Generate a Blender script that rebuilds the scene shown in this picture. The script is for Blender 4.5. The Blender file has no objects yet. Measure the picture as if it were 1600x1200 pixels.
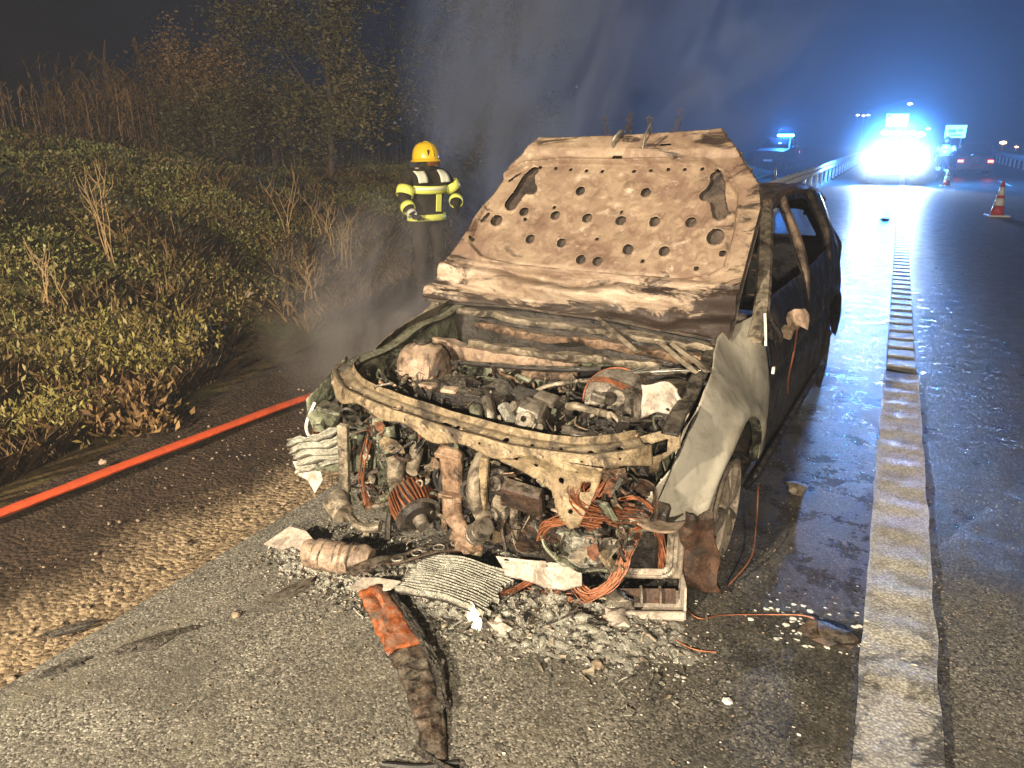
import bpy, bmesh, math, random
import numpy as np
from mathutils import Vector, Matrix, noise as mnoise, Euler

random.seed(7); np.random.seed(7)
S = bpy.context.scene
COL = S.collection
R = math.radians

# ---------------------------------------------------------------- camera
CAM_H = 1.68
cd = bpy.data.cameras.new('camera'); cam = bpy.data.objects.new('camera', cd); COL.objects.link(cam)
cam.location = (0, 0, CAM_H)
cam.rotation_euler = (R(90) - math.atan(385/1155), 0, R(26.6))
cd.sensor_width = 36; cd.lens = 36*1155/1600
cd.clip_start = 0.05; cd.clip_end = 3000
S.camera = cam

# ---------------------------------------------------------------- night sky, added cool fill
W = bpy.data.worlds.new('World'); S.world = W; W.use_nodes = True
wn = W.node_tree.nodes; wl = W.node_tree.links
sky = wn.new('ShaderNodeTexSky'); sky.sky_type = 'NISHITA'; sky.sun_disc = False
sky.sun_elevation = R(4); sky.sun_rotation = R(200)
wl.new(sky.outputs[0], wn['Background'].inputs[0]); wn['Background'].inputs[1].default_value = 0.0018
sd = bpy.data.lights.new('cool_fill', 'SUN'); sd.energy = 0.012; sd.angle = R(0.5); sd.color = (.75, .85, 1)  # very faint cool sun added to fill the dark, no moon in view
so = bpy.data.objects.new('cool_fill', sd); COL.objects.link(so); so.rotation_euler = (R(50), 0, R(200))

# ---------------------------------------------------------------- scene lamps of the fire engine standing behind the photographer
def spot(name, loc, aim, power, col, size, blend, radius=.12):
    d = bpy.data.lights.new(name, 'SPOT'); d.energy = power; d.color = col
    d.spot_size = R(size); d.spot_blend = blend; d.shadow_soft_size = radius
    o = bpy.data.objects.new(name, d); COL.objects.link(o); o.location = loc
    o.rotation_euler = (Vector(aim) - Vector(loc)).to_track_quat('-Z', 'Y').to_euler()
    return o
WARM = (1, .83, .61)
spot('floodlight', (-2.6, -5.6, 3.6), (-4.8, 6.4, .7), 8400, WARM, 80, .8)
spot('floodlight', (1.7, -5.2, 3.2), (-1.7, 4.0, .5), 4600, WARM, 60, .8)
# blue flashers and headlamps of the emergency vehicle on the road
def point(name, loc, power, col, radius=.1):
    d = bpy.data.lights.new(name, 'POINT'); d.energy = power; d.color = col; d.shadow_soft_size = radius
    o = bpy.data.objects.new(name, d); COL.objects.link(o); o.location = loc; return o
point('blue_flasher', (-.55, 33.0, 2.12), 4200, (.06, .30, 1), .18)
point('blue_flasher', (.25, 33.0, 2.12), 4200, (.06, .30, 1), .18)
point('blue_flasher', (-6.1, 47.0, 2.1), 1800, (.04, .25, 1), .15)
for hx in (-.85, .55):
    spot('headlamp', (hx, 32.2, .80), (hx*.9 - .1, 12, .1), 7500, (.75, .88, 1), 80, .8, .1)

S.view_settings.view_transform = 'Standard'; S.view_settings.look = 'None'
S.view_settings.exposure = 0.0; S.view_settings.gamma = 1.0; S.view_settings.use_curve_mapping = False
C = S.cycles
C.use_denoising = True
try: C.denoiser = 'OPENIMAGEDENOISE'
except Exception: pass
C.max_bounces = 5; C.diffuse_bounces = 3; C.glossy_bounces = 3; C.transmission_bounces = 3
C.volume_bounces = 0; C.transparent_max_bounces = 12
C.sample_clamp_indirect = 4.0
C.volume_step_rate = 4.0; C.volume_max_steps = 48
C.use_adaptive_sampling = True; C.adaptive_threshold = .025
C.caustics_reflective = False; C.caustics_refractive = False

# ---------------------------------------------------------------- materials
MATS = {}
class NT:
    def __init__(s, name):
        s.m = bpy.data.materials.new(name); s.m.use_nodes = True; s.t = s.m.node_tree
        s.n = s.t.nodes; s.b = s.n['Principled BSDF']; MATS[name] = s.m
        s.co = s.n.new('ShaderNodeTexCoord').outputs['Object']
    def link(s, a, b): s.t.links.new(a, b)
    def val(s, sock, v):
        if hasattr(v, 'is_output') or isinstance(v, bpy.types.NodeSocket): s.link(v, sock)
        elif isinstance(v, (tuple, list)) and len(v) == 3 and sock.type == 'RGBA': sock.default_value = (*v, 1)
        else: sock.default_value = v
    def noise(s, scale, detail=5, rough=.55, dist=0, co=None, out='Fac'):
        n = s.n.new('ShaderNodeTexNoise'); s.link(co or s.co, n.inputs['Vector'])
        n.inputs['Scale'].default_value = scale; n.inputs['Detail'].default_value = detail
        n.inputs['Roughness'].default_value = rough; n.inputs['Distortion'].default_value = dist
        return n.outputs[0 if out == 'Fac' else 1]
    def vor(s, scale, feature='F1', out='Distance', co=None, rnd=1):
        n = s.n.new('ShaderNodeTexVoronoi'); n.feature = feature; s.link(co or s.co, n.inputs['Vector'])
        n.inputs['Scale'].default_value = scale; n.inputs['Randomness'].default_value = rnd
        return n.outputs[out]
    def mapping(s, scale=(1, 1, 1), rot=(0, 0, 0), co=None):
        n = s.n.new('ShaderNodeMapping'); s.link(co or s.co, n.inputs['Vector'])
        n.inputs['Scale'].default_value = scale; n.inputs['Rotation'].default_value = rot
        return n.outputs[0]
    def ramp(s, f, lo, hi, a=0., b=1.):
        n = s.n.new('ShaderNodeMapRange'); n.clamp = True; s.link(f, n.inputs[0])
        n.inputs[1].default_value = lo; n.inputs[2].default_value = hi
        n.inputs[3].default_value = a; n.inputs[4].default_value = b
        return n.outputs[0]
    def mix(s, f, a, b, mode='MIX'):
        n = s.n.new('ShaderNodeMix'); n.data_type = 'RGBA'; n.blend_type = mode
        s.val(n.inputs[0], f); s.val(n.inputs[6], a); s.val(n.inputs[7], b)
        return n.outputs[2]
    def math(s, op, a, b=0.):
        n = s.n.new('ShaderNodeMath'); n.operation = op; s.val(n.inputs[0], a); s.val(n.inputs[1], b)
        return n.outputs[0]
    def bump(s, h, strength=.5, dist=.01, normal=None):
        n = s.n.new('ShaderNodeBump'); s.link(h, n.inputs['Height']); s.val(n.inputs['Strength'], strength)
        n.inputs['Distance'].default_value = dist
        if normal: s.link(normal, n.inputs['Normal'])
        return n.outputs[0]
    def sep(s, co=None):
        n = s.n.new('ShaderNodeSeparateXYZ'); s.link(co or s.co, n.inputs[0]); return n.outputs
    def geo_pos(s): return s.n.new('ShaderNodeNewGeometry').outputs['Position']
    def rnd(s): return s.n.new('ShaderNodeObjectInfo').outputs['Random']
    def set(s, col=None, rough=None, metal=None, normal=None, spec=None, coat=None):
        i = s.b.inputs
        if col is not None: s.val(i['Base Color'], col)
        if rough is not None: s.val(i['Roughness'], rough)
        if metal is not None: s.val(i['Metallic'], metal)
        if normal is not None: s.link(normal, i['Normal'])
        if spec is not None: s.val(i['Specular IOR Level'], spec)
        if coat is not None: s.val(i['Coat Weight'], coat)
        return s.m

def burnt(name, a, b, soot, sc=6., cover=.5, rough=.75, metal=.0, bump=.4, spots=None, grit=90., dust=.35):
    """fire-scorched sheet metal: two oxide tones, soot blotches, pitting, ash dust lying on upward faces"""
    n = NT(name)
    wv = n.n.new('ShaderNodeVectorMath'); wv.operation = 'ADD'; n.link(n.co, wv.inputs[0])
    off = n.n.new('ShaderNodeVectorMath'); off.operation = 'SCALE'; n.link(n.n.new('ShaderNodeObjectInfo').outputs['Location'], off.inputs[0]); off.inputs['Scale'].default_value = 3.7
    n.link(off.outputs[0], wv.inputs[1]); n.co = wv.outputs[0]
    col = n.mix(n.ramp(n.noise(sc, 8, .68, .8), .40, .60), a, b)
    col = n.mix(n.math('MULTIPLY', n.ramp(n.noise(sc*3.3, 9, .74, .5), .46, .60), .75), col, tuple(c*.45 for c in b))
    col = n.mix(n.ramp(n.noise(sc*.85, 10, .72, 1.1), cover-.02, cover+.08), col, soot)
    col = n.mix(n.math('MULTIPLY', n.ramp(n.noise(sc*2.2, 10, .8, .9), .58, .66), .85), col, tuple(c*.5 for c in soot))
    if spots: col = n.mix(n.ramp(n.noise(sc*5, 8, .75, .4), .60, .68), col, spots)
    col = n.mix(n.math('MULTIPLY', n.ramp(n.noise(grit*.8, 5, .75), .56, .64), .7), col, tuple(c*.35 for c in b))
    if dust:
        g_ = n.n.new('ShaderNodeNewGeometry'); up = n.sep(g_.outputs['Normal'])[2]
        f = n.math('MULTIPLY', n.ramp(up, .55, .95), n.ramp(n.noise(sc*3, 8, .75, .4), .42, .60))
        col = n.mix(n.math('MULTIPLY', f, dust), col, (.40, .36, .28))
    g = n.noise(grit, 8, .75); g2 = n.noise(sc*4, 6, .7)
    h = n.math('ADD', n.math('MULTIPLY', g, .45), g2)
    n.set(col, n.ramp(n.noise(sc*2.7, 6, .7), .35, .65, max(.14, rough-.38), min(1, rough+.2)), metal, n.bump(h, min(1, bump*1.5), .008))
    return n.m

burnt('hood_inner', (.10, .07, .05), (.045, .032, .025), (.016, .013, .012), 7, .50, .8, .1, .35)
burnt('wavy_metal', (.46, .34, .24), (.30, .20, .14), (.02, .016, .014), 4.2, .50, .6, .3, .4)
burnt('ash_metal', (.40, .34, .255), (.26, .22, .16), (.05, .04, .03), 7, .50, .62, .25, .5, (.55, .48, .38))
burnt('beam_metal', (.37, .29, .18), (.25, .19, .115), (.05, .038, .028), 8, .52, .6, .25, .6, (.50, .42, .30))
burnt('pink_metal', (.42, .31, .23), (.31, .22, .155), (.07, .048, .036), 6, .52, .65, .1, .4)
burnt('tan_metal', (.33, .22, .145), (.22, .14, .09), (.045, .03, .022), 9, .50, .6, .2, .5, (.42, .31, .22))
burnt('green_metal', (.26, .28, .20), (.17, .18, .12), (.022, .022, .018), 9, .48, .55, .35, .5, (.4, .4, .33))
burnt('soot_metal', (.045, .036, .03), (.022, .02, .018), (.01, .01, .011), 7, .55, .5, .2, .5, (.10, .085, .07))
burnt('char', (.03, .025, .022), (.014, .013, .013), (.06, .045, .035), 22, .62, .42, 0, .9)
burnt('rust', (.20, .075, .03), (.12, .045, .022), (.035, .02, .015), 9, .56, .75, .1, .6, (.30, .14, .06))
burnt('liner_rust', (.10, .05, .028), (.06, .034, .022), (.025, .018, .014), 7, .52, .7, .1, .6, (.17, .10, .06))
burnt('brown_plastic', (.085, .048, .032), (.045, .028, .02), (.013, .011, .01), 11, .50, .45, 0, .5, (.26, .16, .09))
burnt('gray_alloy', (.27, .24, .20), (.19, .165, .135), (.035, .028, .024), 8, .51, .5, .55, .4, (.38, .33, .27))
burnt('wheel_alloy', (.36, .31, .25), (.25, .21, .165), (.07, .055, .045), 7, .58, .55, .35, .35)
burnt('white_ash', (.58, .52, .45), (.45, .39, .33), (.20, .16, .13), 9, .56, .8, 0, .4, (.3, .24, .18))
burnt('pale_alloy', (.52, .51, .44), (.40, .40, .34), (.12, .12, .095), 18, .60, .5, .5, .7, (.5, .48, .42))
burnt('orange_plastic', (.42, .115, .028), (.27, .065, .02), (.045, .025, .018), 7, .53, .42, 0, .35, (.20, .07, .03))
burnt('black_door', (.03, .027, .028), (.016, .016, .02), (.07, .055, .045), 3.5, .64, .40, .35, .35, (.10, .085, .075))
burnt('pillar_metal', (.20, .16, .13), (.09, .075, .065), (.022, .02, .02), 5, .54, .5, .4, .3)
burnt('soot_roof', (.24, .145, .095), (.11, .07, .05), (.035, .027, .024), 5, .55, .7, .2, .4)

n = NT('fender_metal')       # paint burnt to pale ash, soot wiped over it towards the pillar
col = n.mix(n.ramp(n.noise(3.2, 7, .6, .7), .36, .64), (.52, .50, .425), (.37, .35, .285))
sz = n.sep(n.co)
f = n.ramp(n.noise(3.4, 9, .68, .8), .47, .66); col = n.mix(n.math('MULTIPLY', f, .72), col, (.15, .125, .095))
f = n.math('MULTIPLY', n.ramp(n.noise(11, 10, .78, .6), .50, .62), .5); col = n.mix(f, col, (.22, .19, .14))
f = n.ramp(n.noise(22, 8, .75, .3), .63, .68); col = n.mix(f, col, (.055, .045, .036))
f = n.ramp(sz[1], .42, .62); f = n.math('MULTIPLY', f, n.ramp(n.noise(7, 5), .3, .6)); col = n.mix(n.math('MULTIPLY', f, .75), col, (.10, .085, .07))
f = n.ramp(n.noise(40, 8, .75, .6, co=n.mapping((1, 1, .35))), .60, .66); col = n.mix(n.math('MULTIPLY', f, .4), col, (.5, .47, .38))
n.set(col, n.ramp(n.noise(8, 5), .3, .7, .42, .7), .2, n.bump(n.noise(60, 7, .7), .18, .004))

n = NT('hood_metal')         # inner pressing: tan oxide, brown heat stains, soot over the right and hinge edge
col = n.mix(n.ramp(n.noise(4.5, 8, .68, .8), .40, .62), (.30, .225, .155), (.20, .14, .097))
v_ = n.n.new('ShaderNodeTexVoronoi'); v_.feature = 'SMOOTH_F1'; n.link(n.co, v_.inputs['Vector']); v_.inputs['Scale'].default_value = 17; v_.inputs['Smoothness'].default_value = .08
sc = n.n.new('ShaderNodeSeparateColor'); n.link(v_.outputs['Color'], sc.inputs[0])
f = n.math('MULTIPLY', n.ramp(sc.outputs[0], .35, .75), n.ramp(n.noise(6, 4, .6), .40, .58)); col = n.mix(n.math('MULTIPLY', f, .7), col, (.16, .10, .07))
col = n.mix(n.math('MULTIPLY', n.ramp(n.noise(2.6, 10, .72, 1.2), .47, .60), .85), col, (.135, .083, .058))
col = n.mix(n.ramp(n.noise(9, 10, .76, .8), .62, .70), col, (.085, .05, .035))
col = n.mix(n.math('MULTIPLY', n.ramp(n.noise(7, 9, .75, .5), .57, .66), .8), col, (.42, .35, .27))
s = n.sep(); low = n.ramp(s[2], 1.04, 1.09, 1, 0)
col = n.mix(n.math('MULTIPLY', low, n.ramp(n.noise(5, 8, .7, .8, co=n.mapping((.35, 2.2, 2.2))), .42, .56)), col, (.41, .325, .245))
q = n.math('ADD', n.math('MULTIPLY', low, n.ramp(s[0], -.35, .35)), n.math('ADD', n.ramp(s[0], .52, .70, 0, .9), n.math('ADD', n.ramp(s[2], .90, .96, 1.1, 0), n.math('ADD', n.ramp(s[2], 1.58, 1.66, 0, .7), n.ramp(s[0], -.74, -.60, .7, 0)))))
q = n.math('ADD', n.math('MULTIPLY', q, .14), n.noise(6, 10, .74, 1.0, co=n.mapping((.6, 1.6, 1.6)))); col = n.mix(n.ramp(q, .60, .68), col, (.028, .018, .014))
col = n.mix(n.math('MULTIPLY', n.ramp(n.noise(70, 6, .75), .56, .66), .55), col, (.12, .08, .055))
h = n.math('ADD', n.math('MULTIPLY', n.noise(90, 8, .75), .4), n.noise(22, 6, .7))
n.set(col, n.ramp(n.noise(12, 6, .7), .35, .65, .4, .85), .15, n.bump(h, .45, .008))

def plain(name, col, rough=.5, metal=0., nsc=30, var=.25, bump=.15):
    n = NT(name)
    c = n.mix(n.ramp(n.noise(nsc, 6, .65), .3, .7), tuple(x*(1-var) for x in col), tuple(min(1, x*(1+var)) for x in col))
    n.set(c, n.ramp(n.noise(nsc*.6, 4), .3, .7, max(.05, rough-.12), min(1, rough+.1)), metal, n.bump(n.noise(nsc*4, 5), bump, .004))
    return n.m
plain('copper', (.27, .10, .045), .55, .3, 60, .45)
plain('copper_dark', (.26, .095, .045), .5, .6, 60, .4)
plain('steel', (.35, .33, .30), .35, .8, 50, .3)
plain('black_rubber', (.018, .018, .018), .6, 0, 40, .3)
plain('galvanised', (.86, .87, .88), .34, .35, 14, .15)
n = NT('hose_red')           # woven jacket with grime
col = n.mix(n.ramp(n.noise(5, 8, .7), .45, .68), (.58, .085, .024), (.34, .055, .022)); col = n.mix(n.ramp(n.noise(40, 8, .75), .60, .68), col, (.12, .05, .03))
wv = n.n.new('ShaderNodeTexWave'); n.link(n.co, wv.inputs['Vector']); wv.inputs['Scale'].default_value = 60; wv.inputs['Distortion'].default_value = 2
n.set(col, .6, 0, n.bump(wv.outputs['Fac'], .35, .004))
plain('helmet_yellow', (.86, .57, .03), .32, 0, 20, .08, .03)
plain('jacket', (.030, .024, .015), .9, 0, 70, .35, .5)
plain('cylinder_yellow', (.38, .26, .035), .4, 0, 20, .2)
plain('skin', (.33, .165, .10), .5, 0, 40, .15)
plain('visor', (.30, .12, .035), .12, .3, 20, .1)
plain('cone_red', (.62, .05, .02), .45, 0, 25, .15)
plain('cone_white', (.85, .85, .82), .4, 0, 25, .08)
plain('police_paint', (.10, .14, .20), .25, .2, 6, .1, .02)
plain('dark_glass', (.012, .014, .018), .08, 0, 4, .1, .0)
plain('car_red', (.06, .025, .022), .3, .2, 5, .1, .02)
plain('bark', (.085, .062, .042), .85, 0, 20, .4, .8)
plain('dry_stalk', (.36, .24, .115), .75, 0, 30, .35, .2)
plain('stone', (.22, .17, .12), .75, 0, 18, .35, .6)
plain('paper_white', (.72, .70, .62), .6, 0, 30, .1, .2)
plain('blue_trousers', (.02, .025, .05), .85, 0, 60, .3, .4)
n = NT('hivis'); n.set(n.mix(n.ramp(n.noise(140, 2), .45, .55), (.88, .97, .10), (.96, 1, .30)), .35, 0.)
n = NT('reflective'); n.set(n.mix(n.ramp(n.noise(200, 2), .45, .55), (.88, .92, .70), (.97, .98, .86)), .25, 0.)

def emit(name, col, strength):
    n = NT(name); n.set((.05, .05, .05), .4)
    n.val(n.b.inputs['Emission Color'], col); n.b.inputs['Emission Strength'].default_value = strength
    return n.m
emit('lamp_white', (.66, .85, 1), 190); emit('lamp_blue', (.05, .32, 1), 220); emit('lamp_red', (1, .05, .03), 26)
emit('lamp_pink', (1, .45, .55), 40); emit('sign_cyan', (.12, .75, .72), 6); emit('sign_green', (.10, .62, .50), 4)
emit('lamp_amber', (1, .55, .25), 14); emit('lamp_far', (.75, .85, 1), 10); emit('sign_print', (.07, .40, .45), 1.6)

# leaves: colour varies leaf by leaf through the 'tint' attribute
def leafmat(name, stops, rough=.5):
    n = NT(name)
    a = n.n.new('ShaderNodeAttribute'); a.attribute_name = 'tint'
    r = n.n.new('ShaderNodeValToRGB'); n.link(a.outputs['Fac'], r.inputs[0])
    e = r.color_ramp.elements
    while len(e) < len(stops): e.new(.5)
    for k, (p, c) in enumerate(stops): e[k].position = p; e[k].color = (*c, 1)
    n.set(r.outputs[0], rough, 0, spec=.3)
    n.b.inputs['Subsurface Weight'].default_value = 0
    return n.m
leafmat('cover_leaf', [(0, (.11, .074, .034)), (.3, (.175, .118, .047)), (.55, (.195, .172, .055)), (.8, (.205, .215, .062)), (1, (.26, .25, .085))])
leafmat('dry_leaf', [(0, (.06, .035, .018)), (.4, (.15, .085, .035)), (.8, (.24, .15, .06)), (1, (.34, .24, .11))], .7)
leafmat('shrub_leaf', [(0, (.11, .072, .03)), (.4, (.17, .13, .04)), (.8, (.20, .18, .05)), (1, (.27, .235, .075))])
leafmat('tree_leaf', [(0, (.05, .045, .02)), (.5, (.10, .09, .035)), (1, (.17, .13, .06))])
leafmat('reed_leaf', [(0, (.10, .06, .032)), (.5, (.23, .135, .065)), (1, (.36, .23, .11))], .7)
# ---------------------------------------------------------------- ground materials
def asphalt(name, base, film, wetlim):
    # film < 1: a closed water film drowns the grain where it is wet
    n = NT(name)
    s = n.sep()
    cell = n.n.new('ShaderNodeTexVoronoi'); n.link(n.co, cell.inputs['Vector']); cell.inputs['Scale'].default_value = 150
    sc = n.n.new('ShaderNodeSeparateColor'); n.link(cell.outputs['Color'], sc.inputs[0])
    col = n.mix(n.ramp(sc.outputs[0], .05, .95), tuple(c*.30 for c in base), tuple(c*1.9 for c in base))
    col = n.mix(n.ramp(sc.outputs[1], .90, .93), col, (.42, .40, .34))
    col = n.mix(n.math('MULTIPLY', n.ramp(n.noise(1.3, 9, .7, .8), .42, .64), .7), col, tuple(c*.55 for c in base))
    col = n.mix(n.math('MULTIPLY', n.ramp(n.noise(4, 9, .75, .6), .52, .68), .45), col, (base[0]*1.5, base[1]*1.45, base[2]*1.2))
    # fire water: wet tarmac beyond the car's nose and in the lane
    w = n.math('ADD', s[1], n.math('MULTIPLY', n.noise(1.1, 6, .62, .4), 2.2))
    w = n.math('ADD', w, n.math('MULTIPLY', s[0], .55))
    wet = n.ramp(w, wetlim, wetlim+.75)
    fine = n.ramp(n.noise(5.5, 8, .75), .30, .62)
    wet = n.math('MULTIPLY', wet, n.math('ADD', .35, n.math('MULTIPLY', fine, .65)))
    col = n.mix(wet, col, n.mix(.72, col, (.010, .010, .011)))
    h = n.math('ADD', n.math('MULTIPLY', cell.outputs['Distance'], -.9), n.math('MULTIPLY', n.noise(240, 4, .7), .5))
    flat = n.ramp(n.noise(6, 9, .78), .48, .72)         # standing water fills the pores
    st = n.ramp(n.math('MULTIPLY', flat, wet), 0, 1, 1, .45)
    far = n.ramp(s[1], 8., 17.)
    c2 = n.ramp(s[1], 2.6, 5.5); big = n.math('ADD', n.math('MULTIPLY', n.vor(52), -1.0), n.math('MULTIPLY', n.noise(70, 3, .6), .6))
    h = n.math('ADD', n.math('MULTIPLY', h, n.ramp(c2, 0, 1, 1, .3)), n.math('MULTIPLY', big, n.ramp(c2, 0, 1, 0, 1.0)))
    st = n.math('MULTIPLY', st, n.ramp(far, 0, 1, 1, .3))
    nb = n.bump(h, n.math('MULTIPLY', st, n.ramp(wet, 0, 1, .32, film)), .0062)
    rough = n.mix(wet, (.80,)*3, n.mix(far, n.mix(flat, (.26 if film > .5 else .17,)*3, (.15 if film > .5 else .11,)*3), n.mix(flat, (.34,)*3, (.24,)*3)))
    n.set(col, rough, 0, nb, spec=n.ramp(wet, 0, 1, .35, .6))
    return n.m
asphalt('asphalt', (.135, .128, .108), 1, 4.0)
asphalt('asphalt_patch', (.142, .134, .112), .22, 2.45)

n = NT('gravel')
cell = n.n.new('ShaderNodeTexVoronoi'); n.link(n.co, cell.inputs['Vector']); cell.inputs['Scale'].default_value = 46
sc = n.n.new('ShaderNodeSeparateColor'); n.link(cell.outputs['Color'], sc.inputs[0])
col = n.mix(sc.outputs[0], (.12, .085, .05), (.42, .32, .20))
s = n.sep()
d = n.math('ADD', s[0], n.math('MULTIPLY', n.noise(2.2, 6, .65, .4), .9))
soil = n.ramp(d, -2.45, -2.15, 1, 0)                          # bare stones by the tarmac, dark soil towards the verge
col = n.mix(soil, col, n.mix(n.ramp(n.noise(14, 7, .7), .35, .7), (.022, .015, .010), (.085, .055, .033)))
col = n.mix(n.ramp(n.noise(30, 6, .7), .66, .70), col, (.28, .20, .11))
h = n.math('ADD', n.math('MULTIPLY', cell.outputs['Distance'], -1.), n.noise(60, 6, .7))
n.set(col, .85, 0, n.bump(h, 1., .012), spec=.3)

n = NT('earth')
col = n.mix(n.ramp(n.noise(4, 7, .65, .4), .35, .65), (.075, .05, .026), (.14, .10, .045))
col = n.mix(n.ramp(n.noise(1.4, 5, .6), .45, .62), col, (.085, .085, .028))
n.set(col, .95, 0, n.bump(n.noise(22, 8, .7), 1., .04), spec=.1)

n = NT('road_paint'); n.co = n.geo_pos()
s = n.sep()
wear = n.ramp(n.noise(7, 9, .74, .5), .49, .57)
nearw = n.ramp(n.math('ADD', s[1], n.math('MULTIPLY', n.noise(3, 5, .6), 2.4)), 3.3, 4.4, .9, .15)
wear = n.math('MULTIPLY', wear, nearw)
col = n.mix(n.ramp(n.noise(14, 7, .7), .35, .7), (.80, .79, .72), (.55, .53, .47))
col = n.mix(n.math('MULTIPLY', n.ramp(n.noise(3.5, 8, .7, .5), .48, .66), .5), col, (.22, .20, .16))
cell = n.vor(95)
col = n.mix(n.math('MULTIPLY', n.ramp(cell, .35, .6), .5), col, (.14, .125, .09))
col = n.mix(wear, col, (.055, .05, .04))
col = n.mix(n.ramp(n.noise(24, 7, .7), .68, .72), col, (.02, .018, .015))
n.set(col, n.ramp(n.noise(7, 5), .35, .65, .3, .7), 0, n.bump(n.math('ADD', n.math('MULTIPLY', cell, -.6), n.noise(120, 5, .7)), .8, .006))
n = NT('rib_paint'); n.co = n.geo_pos()
col = n.mix(n.ramp(n.noise(30, 7, .7), .4, .7), (.70, .69, .63), (.42, .40, .35))
n.set(col, .4, 0, n.bump(n.noise(120, 5, .7), .6, .004))

n = NT('ash_heap')
col = n.mix(n.ramp(n.noise(32, 7, .7, .3), .42, .62), (.21, .205, .175), (.52, .51, .44))
col = n.mix(n.ramp(n.noise(70, 4, .7), .62, .70), col, (.55, .52, .45))
col = n.mix(n.ramp(n.noise(7, 6, .65), .60, .68), col, (.07, .06, .045))
n.set(col, n.ramp(n.noise(30, 4), .4, .7, .35, .9), .1, n.bump(n.noise(60, 8, .75), 1., .02))
n = NT('hill'); n.set(n.mix(n.noise(.2, 6), (.012, .014, .012), (.02, .022, .018)), .95, 0)

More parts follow.
